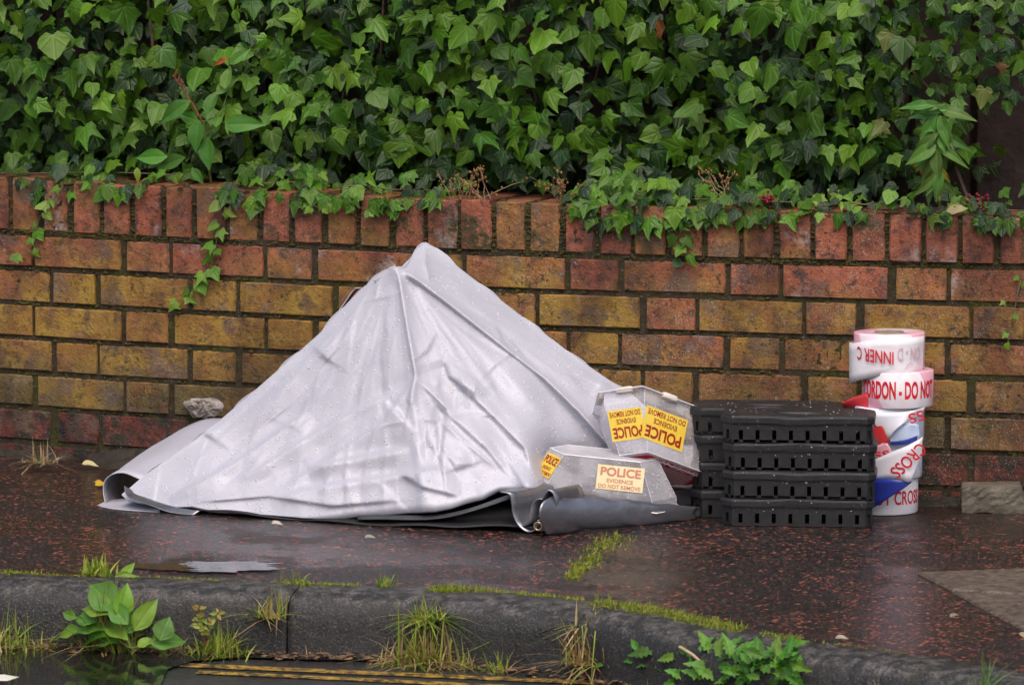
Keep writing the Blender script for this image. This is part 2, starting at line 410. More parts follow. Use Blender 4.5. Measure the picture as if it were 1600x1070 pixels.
# ------------------------------------------------------------------ the ground
kerb_pts = [np.array([-3.2, -1.83]), np.array([-1.2, -1.592])] + [G(x, y)[:2] for x, y in
            ((0, 897), (230, 904), (460, 912), (700, 922), (950, 945), (1070, 966), (1185, 990), (1310, 1009), (1440, 1026), (1600, 1052))]
e = kerb_pts[-1] - kerb_pts[-2]; kerb_pts += [kerb_pts[-1] + e * 3, kerb_pts[-1] + e * 8]
KB = catmull(kerb_pts, 10)                      # back edge of the kerb on the pavement
def kerb_at(px):                                # point of the back edge seen at photo column px
    best = None
    for i in range(len(KB) - 1):
        a = [(lambda P: 800 + FPX * (P @ _R) / (P @ _F))(np.array([*KB[i + j], 0.0]) - CAM) for j in (0, 1)]
        if min(a) <= px <= max(a):
            t = (px - a[0]) / (a[1] - a[0]); return KB[i] * (1 - t) + KB[i + 1] * t, i + t
    return KB[0], 0
def sheet(name, poly, z, mat, label=None, kind='structure', cat=None, parent=None):
    V = [(p[0], p[1], z) for p in poly]
    o = part(name, V, [tuple(range(len(V)))], mat, parent)
    if parent is None: tag(o, label, cat, None, kind)
    return o
ROADZ = -.112
tag(part('road', [(-80, -90, ROADZ), (90, -90, ROADZ), (90, 80, ROADZ), (-80, 80, ROADZ)], [(0, 1, 2, 3)], ROAD), kind='structure')
pv = [tuple(p) for p in KB]
pavement = sheet('pavement', [(-3.2, .15)] + pv + [(KB[-1][0] + 1, .6)], 0.0, PAVE)
if pavement.data.polygons[0].normal.z < 0: pavement.data.flip_normals()
sheet('garden_ground', [(-9, .2), (12, .2), (12, 14), (-9, 14)], .02, SOIL)

# soil and wet grime banked against the foot of the wall
nx, ny = 140, 7; V = []; Fc = []
for i in range(nx):
    X = -.8 + 3.5 * i / (nx - 1)
    for j in range(ny):
        v = j / (ny - 1)
        wd = .10 + .06 * math.sin(X * 9) + .03 * math.sin(X * 31 + 2)
        wd *= 1.0 if X < .5 else .75
        h = (.030 + .012 * math.sin(X * 13 + 1)) * (1 - v) ** 1.6 + (random.uniform(-.004, .005) if 0 < j < ny - 1 else 0)
        V.append((X + random.uniform(-.004, .004), wallY(X) + .02 - (wd + random.uniform(-.012, .012) * (j == ny - 1)) * v, h - (.006 if j == ny - 1 else 0)))
for i in range(nx - 1):
    for j in range(ny - 1):
        a = i * ny + j; Fc.append((a, a + 1, a + ny + 1, a + ny))
tag(part('soil', V, Fc, SOIL, smooth=True), 'dark wet soil banked along the foot of the brick wall', 'soil', kind='stuff')

# kerb stones
KERBROOT = thing('kerb', (*kerb_at(700)[0], 0), 'dark wet concrete kerb of rounded stones along the road', 'kerb'); KERBROOT['kind'] = 'structure'
prof = [(0, -.2), (0, -.012), (.006, 0.0), (.045, -.001), (.075, -.003), (.095, -.008), (.110, -.018), (.119, -.034), (.124, -.055), (.128, -.2)]
def kerb_stone(t0, t1, dz):
    n = max(10, int((t1 - t0) * 3)); ts = np.r_[t0, np.linspace(t0 + .03, t1 - .03, n), t1]; n = len(ts); V = []; Fc = []; m = len(prof)
    for k, t in enumerate(ts):
        i = min(int(t), len(KB) - 2); f = t - i; P = KB[i] * (1 - f) + KB[i + 1] * f
        T = KB[min(i + 2, len(KB) - 1)] - KB[max(i - 1, 0)]; T /= np.linalg.norm(T); N = np.array([T[1], -T[0]])
        endf = .0025 if k in (0, n - 1) else 0
        for d, z in prof:
            q = P + N * (d - (endf if d > .05 else 0) + random.uniform(-.0012, .0012)); V.append((q[0], q[1], z + dz - endf + random.uniform(-.0012, .0012)))
    for k in range(n - 1):
        for j in range(m - 1):
            a = k * m + j; Fc.append((a, a + m, a + m + 1, a + 1))
    nb = len(V); V += V[:m] + V[(n - 1) * m:n * m]
    Fc.append(tuple(range(nb, nb + m))); Fc.append(tuple(nb + m + j for j in range(m))[::-1])
    part('kerb_stone', V, Fc, KERB, KERBROOT, smooth=True)
js = [0] + [kerb_at(x)[1] for x in (-420, 15, 476, 722, 962, 1207, 1442)] + [kerb_at(1600)[1] + 6, len(KB) - 1.01]
js = sorted(js)
for i in range(len(js) - 1):
    if js[i + 1] - js[i] > .3: kerb_stone(js[i] + .035, js[i + 1] - .035, random.uniform(-.002, .002) + .003)

# concrete slabs let into the pavement at the right
def poly_block(name, pts, z0, z1, mat, parent, bev=.006):
    b = MB(); b.prism([tuple(p) for p in pts], z0, z1 - bev * .6, bev, bev * .6); return b.part(name, mat, parent)
sl = [G(1434, 898)[:2], G(1600, 992)[:2], G(1800, 1000)[:2], G(1760, 886)[:2], G(1600, 891)[:2]]
SLABROOT = thing('paving_slabs', (*G(1560, 930)[:2], 0), 'pale brown concrete slabs let into the pavement', 'paving'); SLABROOT['kind'] = 'structure'
def quad(a, b, c, d):
    pts = [G(*q)[:2] for q in (a, b, c, d)]
    ar = sum(pts[i][0] * pts[(i+1) % 4][1] - pts[(i+1) % 4][0] * pts[i][1] for i in range(4))
    return pts if ar > 0 else pts[::-1]
poly_block('slab', quad((1434, 898), (1487, 925), (1690, 936), (1640, 890)), -.03, .006, SLAB, SLABROOT)
poly_block('slab', quad((1489, 927), (1590, 981), (1800, 988), (1693, 938)), -.03, .005, SLAB, SLABROOT)
poly_block('slab', quad((1593, 983), (1640, 1008), (1840, 1010), (1803, 990)), -.03, .003, SLAB, SLABROOT)
poly_block('slab', quad((1643, 889), (1694, 935), (1900, 940), (1850, 886)), -.03, .004, SLAB, SLABROOT)

# puddles
def blob(cx, cy, rx, ry, z, n=160, seed=1, jag=.25):
    r = random.Random(seed); ph = [(r.uniform(0, 6.28), r.uniform(.4, 1) / k ** .55) for k in range(1, 34)]
    out = []
    for i in range(n):
        a = 2 * math.pi * i / n; f = 1 + jag * sum(w * math.sin(k * a + p) for k, (p, w) in enumerate(ph, 1)) * .5
        out.append(G(cx + rx * f * math.cos(a), cy + ry * f * math.sin(a), z)[:2])
    return out[::-1] if True else out
def water(name, pts, z, label):
    o = sheet(name, pts, z, WATER)
    if o.data.polygons[0].normal.z < 0: o.data.flip_normals()
    return tag(o, label, None, None, 'structure')
water('puddle', blob(332, 885, 122, 7.5, .0035, seed=5, jag=.26), .0035, 'small bright puddle on the pavement behind the kerb')
gw = [G(x, y, ROADZ)[:2] for x, y in ((-300, 985), (0, 990), (300, 1000), (460, 1010), (700, 1020), (900, 1035), (1050, 1050), (1020, 1056), (900, 1050), (760, 1040), (640, 1034), (500, 1034), (380, 1030), (300, 1036), (262, 1048), (250, 1075), (200, 1110), (60, 1130), (-300, 1120))]
water('gutter_water', gw, ROADZ + .0045, 'standing rain water in the gutter below the kerb')
# double yellow line
def strip(a, b, w, z, name, lab, n=24):
    A = G(*a, z); B = G(*b, z); T = (B - A)[:2]; T /= np.linalg.norm(T); N = np.array([-T[1], T[0]]); V = []; Fc = []
    for i in range(n + 1):
        P = A + (B - A) * i / n; j1, j2 = random.uniform(-.0012, .0012), random.uniform(-.0012, .0012)
        V += [(*(P[:2] + N * (w / 2 + j1)), z), (*(P[:2] - N * (w / 2 + j2)), z)]
    for i in range(n): Fc.append((2*i, 2*i+1, 2*i+3, 2*i+2))
    o = part(name, V, Fc, YELLOW)
    if o.data.polygons[0].normal.z < 0: o.data.flip_normals()
    tag(o, lab, None, None, 'structure')
strip((262, 1037), (1100, 1073), .036, ROADZ + .0022, 'yellow_line', 'worn yellow road line nearest the kerb')
strip((308, 1049), (1100, 1086), .030, ROADZ + .0022, 'yellow_line', 'worn yellow road line farther from the kerb')

# ------------------------------------------------------------------ brick wall
J0 = .48; CR = .075
WALL = thing('brick_wall', (.9, 0, 0), 'low mossy red and ochre brick wall with upright coping bricks', 'wall')
def cope_h(X): return .116 - .0085 * X
# mortar body, its face recessed behind the bricks and rough
nx, nz = 420, 70; V = []; Fc = []
for i in range(nx):
    X = -.95 + 3.75 * i / (nx - 1)
    top = J0 + cope_h(X) - .007
    for j in range(nz):
        Z = -.05 + (top + .05) * j / (nz - 1)
        V.append((X, wallY(X) + .0060 + random.uniform(-.004, .0025), Z))
    V.append((X, wallY(X) + .215, top - .004)); V.append((X, wallY(X) + .225, -.05))
m = nz + 2
for i in range(nx - 1):
    for j in range(m - 1):
        a = i * m + j; Fc.append((a, a + m, a + m + 1, a + 1))
part('mortar', V, Fc, MORTAR, WALL, smooth=True)
def brick_mesh(name, w, h, d, seed):
    """a worn brick: bevelled block with slightly uneven arrises; x width, z height, y depth (front at y=0)"""
    r = random.Random(seed); nx = max(3, int(w / .026)); nz = max(3, int(h / .020)); V = []; Fc = []
    b = r.uniform(.002, .0042)
    xs = [b + (w - 2*b) * i / (nx - 1) for i in range(nx)]; zs = [b + (h - 2*b) * j / (nz - 1) for j in range(nz)]
    idx = {}
    for i, x in enumerate(xs):
        for j, z in enumerate(zs):
            idx[i, j] = len(V); V.append((x, r.uniform(-.0009, .0006), z))
    ring = [(i, 0) for i in range(nx)] + [(nx-1, j) for j in range(1, nz)] + [(i, nz-1) for i in range(nx-2, -1, -1)] + [(0, j) for j in range(nz-2, 0, -1)]
    rim = []; back = []
    for i, j in ring:
        x, z = xs[i], zs[j]; chip = r.random() < .10
        k = b + r.uniform(-.0007, .0006) - (r.uniform(.0005, .0018) if chip else 0)
        dx = -1 if i == 0 else (1 if i == nx-1 else 0); dz = -1 if j == 0 else (1 if j == nz-1 else 0)
        s = .55 if dx and dz else 1
        rim.append(len(V)); V.append((x + dx*k*s, b + r.uniform(0, .0015), z + dz*k*s))
    for (i, j), q in zip(ring, rim):
        back.append(len(V)); V.append((V[q][0], d, V[q][2]))
    for i in range(nx-1):
        for j in range(nz-1): Fc.append((idx[i, j], idx[i+1, j], idx[i+1, j+1], idx[i, j+1]))
    n = len(ring)
    for k in range(n):
        a, c = idx[ring[k]], idx[ring[(k+1) % n]]
        Fc.append((a, rim[k], rim[(k+1) % n], c)); Fc.append((rim[k], back[k], back[(k+1) % n], rim[(k+1) % n]))
    return mesh(name, V, Fc, BRICK)
st = [brick_mesh('stretcher', .2160, .0655, .10, 10 + k) for k in range(6)]
hd = [brick_mesh('header', .1035, .0655, .10, 30 + k) for k in range(6)]
sd_ = [brick_mesh('soldier', .0650, .110, .215, 50 + k) for k in range(7)]
base_w = Vector((.9, 0, 0))
def put_brick(ms, X, Z, w, tilt=0, dy=0):
    o = link('brick', random.choice(ms), WALL)
    a = math.atan(2 * .0652 * (X + w / 2 - .9))
    o.location = Vector((X, wallY(X) + dy, Z)) - base_w; o.rotation_euler = (random.uniform(-.008, .008), random.uniform(-.006, .006) + tilt, a)
for row in range(1, 8):
    Zb = J0 - CR * row + .005; off = 0.0 if row % 2 else .160
    for n in range(-4, 9):
        X = .3375 * n + off
        for (dx, ms, w) in ((0, hd, .1015), (.1125, st, .2135)):
            x0 = X + dx + .0045 + random.uniform(-.003, .003)
            if -.9 < x0 < 2.6 and Zb > -.06: put_brick(ms, x0, Zb, w, dy=random.uniform(-.0025, .0025))
k = 0; X = -.9 + .0205
while X < 2.65:
    o = link('brick', sd_[k % 7], WALL); k += 1
    a = math.atan(2 * .0652 * (X + .03 - .9))
    o.location = Vector((X + .005, wallY(X) + random.uniform(-.004, .003), J0 + .006)) - base_w
    o.rotation_euler = (random.uniform(-.01, .01), random.uniform(-.02, .02), a); o.scale = (random.uniform(.95, 1.04), 1, (cope_h(X) - .006) / .110 * random.uniform(.97, 1.02))
    X += .0752 + random.uniform(-.002, .002)
# lime crust on the wall beside the tent
P = onwall(318, 637, .004); mb = MB(); n = 26
V = [P + np.array([0, -.008, 0])]; rings = 6
for j in range(1, rings + 1):
    for i in range(n):
        a = 2 * math.pi * i / n; f = j / rings
        rx, rz = .044 * f * (1 + .18 * math.sin(3 * a) + random.uniform(-.08, .08)), .025 * f * (1 + .15 * math.sin(2 * a + 1) + random.uniform(-.08, .08))
        V.append(P + np.array([rx * math.cos(a), -.008 * (1 - f ** 3) + random.uniform(-.003, .003) * (j < rings), rz * math.sin(a)]))
Fc = [(0, 1 + (i + 1) % n, 1 + i) for i in range(n)]
for j in range(rings - 1):
    for i in range(n):
        a = 1 + j * n; Fc.append((a + i, a + (i + 1) % n, a + n + (i + 1) % n, a + n + i))
part('lime_crust', V, [f[::-1] for f in Fc], LICHEN, WALL)['label'] = 'pale crusted lime patch low on the wall beside the sheet'
# moss cushions on the coping and in the joints
mb = MB()
def cushion(P, rx, ry, rz, n=7):
    V = [P + np.array([0, 0, rz])]; Fc = []
    for ring, (f, h) in enumerate(((.6, .8), (1.0, .0))):
        for i in range(n):
            a = 2 * math.pi * i / n + ring * .4; V.append(P + np.array([rx * f * math.cos(a) * random.uniform(.8, 1.2), ry * f * math.sin(a) * random.uniform(.8, 1.2), rz * h]))
    for i in range(n):
        Fc.append((0, 1 + i, 1 + (i + 1) % n)); Fc.append((1 + i, 1 + n + i, 1 + n + (i + 1) % n, 1 + (i + 1) % n))
    mb.add(V, Fc)
for _ in range(420):
    X = random.choice([random.uniform(-.3, 2.1), random.gauss(1.62, .12), random.gauss(1.75, .1), random.gauss(-.2, .08)])
    cushion(np.array([X, wallY(X) + random.uniform(.004, .09) , J0 + cope_h(X) - .006]), random.uniform(.006, .016), random.uniform(.006, .014), random.uniform(.004, .010))
for _ in range(2200):
    k = random.random(); X = random.uniform(-.3, 2.0)
    if k < .35: Z = J0 + random.uniform(-.004, .012); X = random.choice([X, random.uniform(-.3, .1), random.uniform(1.3, 1.8)])
    elif k < .7: X = -.9 + .0205 + .0752 * round((X + .88) / .0752) + random.uniform(-.004, .004); Z = J0 + random.uniform(0, .1)
    else: Z = J0 - CR * random.randint(1, 5) + random.uniform(-.004, .004)
    cushion(np.array([X, wallY(X) + .005, Z - .003]), random.uniform(.002, .008), random.uniform(.002, .0065), random.uniform(.002, .006), 6)
DKMOSS = m_simple('dark_moss', (.030, .026, .006), (.085, .065, .012), 50, .9, 1.0, 400, .004)
o = mb.part('moss', DKMOSS, WALL); o['kind'] = 'stuff'

# ------------------------------------------------------------------ timber fence behind the ivy
FENCE = thing('timber_fence', (.9, .30, 0), 'dark stained timber fence behind the ivy', 'fence')
X = -.95; k = 0
while X < 2.8:
    w = .118; y0 = .335 + .03 * (X - .9) ** 2
    b = MB(); b.box(X, X + w - .004, y0, y0 + .02, .02, 1.72 + random.uniform(-.01, .01)); b.part('board', WOOD, FENCE); X += w + .012
X = -.95 + .065  # rear row of boards, added behind the gaps to block the sky
while X < 2.75:
    b = MB(); y0 = .37 + .03 * (X - .9) ** 2 + .03; b.box(X, X + .114, y0, y0 + .02, .02, 1.70); b.part('board', WOOD, FENCE); X += .130
for z in (.5, 1.35):
    b = MB(); b.box(-.95, 2.8, .52, .56, z, z + .07); b.part('rail', WOOD, FENCE)

# ------------------------------------------------------------------ ivy
def leaf_outline(kind):
    if kind == 0: h = [(.13, -.13), (.34, -.12), (.44, .06), (.40, .17), (.62, .36), (.36, .45), (.27, .60), (.13, .83)]
    elif kind == 1: h = [(.16, -.15), (.38, -.06), (.50, .14), (.62, .30), (.44, .42), (.30, .58), (.15, .82)]
    elif kind == 2: h = [(.12, -.10), (.28, -.14), (.36, .02), (.34, .12), (.66, .18), (.42, .34), (.23, .46), (.15, .74)]
    elif kind == 3: h = [(.18, -.12), (.42, -.02), (.50, .20), (.46, .42), (.32, .64), (.16, .85)]
    else: h = [(.14, -.14), (.36, -.16), (.46, .02), (.41, .12), (.60, .46), (.34, .42), (.22, .52), (.12, .80)]
    return h
def leaf_arrays(kind, cup=.18, bend=.25, seed=0):
    r = random.Random(seed); h = leaf_outline(kind)
    out = [(0, -.02)] + h + [(0, 1.0)] + [(-x * r.uniform(.9, 1.08), y + r.uniform(-.03, .03)) for x, y in h[::-1]]
    mid = [(0, .22), (0, .55)]
    P = out + mid + [(x * .5, .10 + y * .55) for x, y in ((.5, .25), (-.5, .25))]
    n = len(out); c0, c1, cr, cl = n, n + 1, n + 2, n + 3; nh = len(h)
    Fc = []
    R = list(range(0, nh + 2))                       # base .. tip on the right
    L = [0] + list(range(n - 1, nh, -1))             # base .. tip on the left
    for side, cs in ((R, cr), (L, cl)):
        half = len(side) // 2 + 1
        tri = [(c0, side[0], cs)] if False else []
        for i in range(len(side) - 1):
            tri.append((cs, side[i], side[i + 1]))
        tri += [(cs, c0, side[0]), (cs, c1, c0), (cs, side[-1], c1)]
        if side is L: tri = [t[::-1] for t in tri]
        Fc += tri
    V = []
    for x, y in P:
        z = -cup * x * x * 2.2 - bend * max(0, y) ** 2 * .5 + .05 * math.sin(7 * x + seed) + .04 * math.sin(9 * y + 2 * seed) + (.05 if abs(x) > .3 else 0) * r.uniform(-1, 1) - .05 * (abs(x) < .02)
        V.append((x, y, z))
    return np.array(V), Fc, np.array(P)
def leaf_mesh(name, V, Fc, UV, mat):
    m = mesh(name, V, Fc, mat, True); l = m.uv_layers.new(name='UVMap')
    for lp in m.loops: l.data[lp.index].uv = UV[lp.vertex_index]
    return m
LV = [leaf_arrays(k % 5, random.uniform(-.15, .55), random.uniform(-.05, .65), k) for k in range(20)]
LM = [leaf_mesh('leaf', *a, LEAF) for a in LV]
def orient(n, t):
    n = np.asarray(n, float); n /= np.linalg.norm(n); t = np.asarray(t, float); t = t - n * (t @ n); t /= np.linalg.norm(t) + 1e-9
    return np.stack([np.cross(t, n), t, n], 1)       # columns x,y,z
def put_leaf(ms, P, n, t, size, color, parent, name='leaf', sx=1.0):
    o = link(name, ms if isinstance(ms, bpy.types.Mesh) else random.choice(ms), parent)
    M = orient(n, t) * size; M[:, 0] *= sx
    M4 = Matrix(M.tolist()).to_4x4(); M4.translation = Vector(P) - root_of(parent).location
    o.matrix_local = M4; o.color = (*color, 1)
    return o
def tint(kind, r=random):
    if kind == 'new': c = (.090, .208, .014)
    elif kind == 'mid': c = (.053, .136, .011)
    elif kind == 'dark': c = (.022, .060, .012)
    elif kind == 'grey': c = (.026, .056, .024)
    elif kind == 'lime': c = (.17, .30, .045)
    else: c = (.05, .10, .02)
    f = r.uniform(.75, 1.2); return (c[0] * f * r.uniform(.85, 1.2), c[1] * f, c[2] * f * r.uniform(.8, 1.2))
class Mass:
    """many leaves joined into one mesh with a colour per leaf"""
    def __init__(s): s.V = []; s.F = []; s.U = []; s.C = []; s.n = 0
    def add(s, arr, P, n, t, size, color, sx=1.0):
        V, Fc, U = arr; M = orient(n, t) * size; M[:, 0] *= sx
        s.V.append(V @ M.T + np.asarray(P)[None]); s.F += [tuple(i + s.n for i in f) for f in Fc]; s.U.append(U); s.C.append(np.tile((*color, 1), (len(V), 1))); s.n += len(V)
    def part(s, name, mat, parent=None, smooth=True):
        V = np.concatenate(s.V); U = np.concatenate(s.U); C = np.concatenate(s.C)
        o = part(name, V, s.F, mat, parent, smooth); m = o.data
        vi = np.empty(len(m.loops), int); m.loops.foreach_get('vertex_index', vi)
        l = m.uv_layers.new(name='UVMap'); l.data.foreach_set('uv', U[vi].ravel())
        a = m.color_attributes.new('tint', 'FLOAT_COLOR', 'POINT'); a.data.foreach_set('color', C.ravel())
        return o
IVY = thing('ivy_hedge', (.9, .25, .6), 'dense glossy green ivy covering the fence above the brick wall', 'ivy')
_lr = random.Random(5)
def ivy_front(X, Z):
    b = .055 * math.sin(X * 5.3 + 1) + .04 * math.sin(X * 11.7 + Z * 9) + .035 * math.sin(Z * 14 + X * 3)
    under = max(0, .74 - Z) * .5                     # shaded hollow above the coping
    return .13 + b * .6 + under
def bare(X, Z):                                      # thin corner at the right where the boards show
    if X > 1.76 and Z < .84: return min(1, (X - 1.76) / .07) * min(1, (.84 - Z) / .06)
    return 0
def ivy_leaf(depth):
    r = _lr
    X = r.uniform(-.75, 2.55); Z = .635 + r.random() ** 1.0 * .80
    return X, Z
big = []
# front layer: spread evenly by rejection so no two sit on one spot
tries = 0
while len(big) < 292 and tries < 60000:
    tries += 1
    X = _lr.uniform(-.36, 2.02); Z = .665 + _lr.random() * .36
    if _lr.random() < bare(X, Z): continue
    small = X > 1.62 and _lr.random() < .8
    s = _lr.uniform(.024, .038) if small else _lr.choice([_lr.uniform(.030, .046), _lr.uniform(.042, .066)]) * (1.08 if Z > .85 else .92)
    if any((X - b[0]) ** 2 + (Z - b[1]) ** 2 < (.55 * (s + b[2]) * .72) ** 2 for b in big): continue
    big.append((X, Z, s))
for X, Z, s in big:
    r = _lr; Y = ivy_front(X, Z) - r.uniform(0, .05)
    n = (r.gauss(.05, .55), -1, r.gauss(.50, .50)); t = (r.gauss(0, .85), -.25, -1 + r.gauss(0, .45))
    k = r.random(); pd = .25 if X < 1.6 else .55
    c = tint('new', r) if k < .45 else tint('mid', r) if k < 1 - pd * .5 else tint('grey', r) if k < 1 - pd * .2 else tint('dark', r)
    if r.random() < .014 and s < .046: c = r.choice([(.20, .07, .022), (.17, .19, .03), (.12, .05, .022)])
    if X > 1.62: c = tuple(q * .6 + w * .4 for q, w in zip(c, tint('grey', r)))
    put_leaf(LM, (X, Y, Z + s * .4), n, t, s, c, IVY, sx=r.uniform(.85, 1.2))
mass = Mass()
for d in range(7000):
    r = _lr; X = r.uniform(-.8, 2.6); Z = .645 + r.random() ** 1.05 * .85
    if r.random() < bare(X, Z) * .97: continue
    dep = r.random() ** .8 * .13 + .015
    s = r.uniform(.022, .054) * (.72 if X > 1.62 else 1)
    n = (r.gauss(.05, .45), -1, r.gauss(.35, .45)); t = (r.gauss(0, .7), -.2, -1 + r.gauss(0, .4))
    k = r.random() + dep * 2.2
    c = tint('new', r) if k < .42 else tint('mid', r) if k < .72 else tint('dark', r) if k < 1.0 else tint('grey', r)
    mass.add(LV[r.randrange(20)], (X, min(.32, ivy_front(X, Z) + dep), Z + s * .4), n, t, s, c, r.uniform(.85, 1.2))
for d in range(900):
    r = _lr; X = r.uniform(-.6, 2.3); Z = r.uniform(.600, .70)
    if r.random() < bare(X, Z) * .97: continue
    s = r.uniform(.026, .056) * (.72 if X > 1.62 else 1)
    n = (r.gauss(.05, .5), -1, r.gauss(.45, .5)); t = (r.gauss(0, .8), -.3, -1 + r.gauss(0, .5))
    c = tint(r.choice(('mid', 'dark', 'dark', 'grey', 'new')), r)
    mass.add(LV[r.randrange(20)], (X, wallY(X) + r.uniform(.11, .31), Z + s * .4), n, t, s, c, r.uniform(.85, 1.2))
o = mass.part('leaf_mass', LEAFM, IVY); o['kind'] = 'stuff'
mb = MB()
for _ in range(34):
    X = _lr.uniform(-.6, 2.3); Z = .6; pts = []
    Y = _lr.uniform(.26, .32)
    for k in range(9):
        pts.append((X, Y, Z)); X += _lr.gauss(0, .03); Z += _lr.uniform(.05, .11); Y = min(.32, max(.18, Y + _lr.gauss(0, .015)))
    mb.tube(pts, _lr.uniform(.002, .005), 5, .4)
mb.part('vine_stems', STEM, IVY)['kind'] = 'stuff'

# creeping ivy along the coping and the trails that hang down the wall
def ivy_trail(name, path, sizes, label, cols=('new', 'lime'), dens=1.0, spread=.010, grp='ivy trails hanging down the wall', every=.022):
    base = np.array(path[0]); T = thing(name, base, label, 'ivy', grp)
    P = catmull(path, 8); b = MB(); b.tube(P, .0016, 5, .5); b.part('stem', STEM, T)
    L = np.concatenate([[0], np.cumsum(np.linalg.norm(np.diff(P, axis=0), axis=1))]); s = every * .4; k = 0
    while s < L[-1]:
        i = min(np.searchsorted(L, s), len(P) - 1); q = P[i]
        side = 1 if k % 2 else -1
        sz = random.uniform(*sizes)
        n = (random.gauss(0, .35), -1, random.gauss(.45, .3)); t = (side * random.uniform(.2, 1.1), -.2, -random.uniform(.2, 1))
        c = tint(random.choice(cols))
        put_leaf(LM, q + np.array([side * random.uniform(0, spread), -.004 - random.uniform(0, .012), random.uniform(-.004, .006)]), n, t, sz, c, T)
        s += every * random.uniform(.7, 1.3) / dens; k += 1
    return T
W_ = lambda x, y, o=.006: tuple(onwall(x, y, o))
ivy_trail('ivy_trail', [W_(100, 268, -.03), W_(98, 290), W_(82, 315), W_(62, 340), W_(58, 365), W_(50, 392), W_(15, 404)], (.018, .030), 'short ivy trail hanging down the coping at the far left')
ivy_trail('ivy_trail', [W_(352, 285, -.03), W_(352, 305), W_(350, 330), W_(340, 365), W_(335, 400), W_(325, 425), W_(305, 448), W_(278, 472)], (.018, .034), 'long ivy trail hanging over two courses left of the silver sheet', dens=1.15)
ivy_trail('ivy_trail', [W_(1050, 320, -.02), W_(1056, 340), W_(1060, 365), W_(1066, 385), W_(1082, 408)], (.022, .036), 'tapering ivy trail hanging from the thick mat on the coping', dens=1.6, spread=.02, cols=('mid', 'new', 'grey'))
ivy_trail('ivy_trail', [W_(1600, 425, -.0), W_(1592, 450), W_(1584, 490), W_(1576, 530), W_(1570, 562)], (.010, .018), 'bare ivy stem with a few tiny leaves at the right edge', dens=.8, spread=.02)
ivy_trail('ivy_trail', [W_(470, 300, -.02), W_(480, 318), W_(510, 325), W_(545, 322), W_(588, 330)], (.014, .022), 'thin ivy sprig creeping along the coping face above the sheet', dens=1.0)
def ivy_mat(x0, x1, n, label, lo=.0, spill=.03, sizes=(.022, .042), cols=('mid', 'new', 'grey')):
    X0 = onwall(x0, 310)[0]; X1 = onwall(x1, 310)[0]; T = thing('creeping_ivy', ((X0 + X1) / 2, .05, J0 + .1), label, 'ivy', 'ivy mats lying on the coping')
    for _ in range(int(n * 1.7)):
        X = random.uniform(X0, X1); u = random.random(); e = 1 - abs((X - X0) / (X1 - X0) * 2 - 1) ** 2
        top = J0 + cope_h(X)
        if u < .72:
            Y = wallY(X) + random.uniform(-.010, .12); Z = top + .006 + random.uniform(0, .05) * min(1, .3 + e)
            nn = (random.gauss(0, .35), -.9, random.uniform(.5, 1.3)); tt = (random.gauss(0, .9), -.9, -.3)
        else:
            Y = wallY(X) - random.uniform(.005, .02); Z = top - random.uniform(0, spill) * e
            nn = (random.gauss(0, .3), -1, random.uniform(.2, .6)); tt = (random.gauss(0, .5), -.2, -1)
        put_leaf(LM, (X, Y, Z), nn, tt, random.uniform(*sizes), tint(random.choice(cols)), T)
    b = MB()
    for _ in range(1):
        X = X0 + .02; pts = [(X + k * (X1 - X0 - .03) / 4, wallY(X) + .03 + random.uniform(-.02, .03), J0 + cope_h(X) + .006 + random.uniform(0, .012)) for k in range(5)]
        b.tube(pts, .0016, 5, .6)
    b.part('stem', STEM, T)
ivy_mat(-40, 250, 34, 'sparse ivy leaves on the coping at the left end')
ivy_mat(355, 500, 34, 'ivy clump on the coping between the long trail and the sheet', spill=.035)
ivy_mat(500, 690, 26, 'ivy leaves on the coping just above the sheet peak', spill=.012)
ivy_mat(885, 1110, 70, 'thick ivy mat spilling over the coping right of the sheet peak', spill=.04, sizes=(.026, .046))
ivy_mat(1100, 1260, 40, 'ivy mat on the coping above the black plates', spill=.02)
ivy_mat(1250, 1500, 30, 'low thin ivy on the mossy coping above the tape rolls', spill=.0, sizes=(.018, .034), cols=('grey', 'mid', 'lime'))
ivy_mat(1500, 1640, 24, 'ivy on the coping at the far right corner', spill=.004, sizes=(.02, .036), cols=('grey', 'mid'))

# ------------------------------------------------------------------ leafy weeds above the wall
def ell_arrays(w, pts=7, bend=.2, wav=.02, base=.0):
    h = []
    for i in range(1, pts):
        y = i / pts; h.append((w * math.sin(math.pi * y ** .8) * (1 - .15 * y), y))
    out = [(0, 0)] + h + [(0, 1)] + [(-x, y) for x, y in h[::-1]]; n = len(out)
    mid = [(0, i / pts) for i in range(1, pts)]; P = out + mid; Fc = []
    for i in range(pts):
        a0 = 0 if i == 0 else n + i - 1; a1 = pts if i == pts - 1 else n + i
        r0, r1 = i, i + 1; l0, l1 = (n - i) % n, n - i - 1
        Fc.append(tuple(dict.fromkeys((a0, r0, r1, a1)))); Fc.append(tuple(dict.fromkeys((a0, a1, l1, l0))))
    V = [(x, y, abs(x) * .45 - bend * y * y + wav * math.sin(y * 11 + (x > 0) * 2) * (abs(x) > 1e-4)) for x, y in P]
    return np.array(V), [f for f in Fc if len(f) > 2], np.array(P)
EL = [ell_arrays(.27, 7, b) for b in (.1, .25, .4)]; ELM = [leaf_mesh('broad', *a, BROAD) for a in EL]
LN = [ell_arrays(.13, 8, b) for b in (.15, .4, .7)]; LNM = [leaf_mesh('lance', *a, BROAD) for a in LN]
def pixdir(x0, y0, x1, y1, Y):
    return AT(x1, y1, Y) - AT(x0, y0, Y)
T = thing('seedling_shrub', AT(322, 280, .03), 'young broad-leaved seedling with a red shoot growing out of the ivy', 'plant')
Yp = -.04
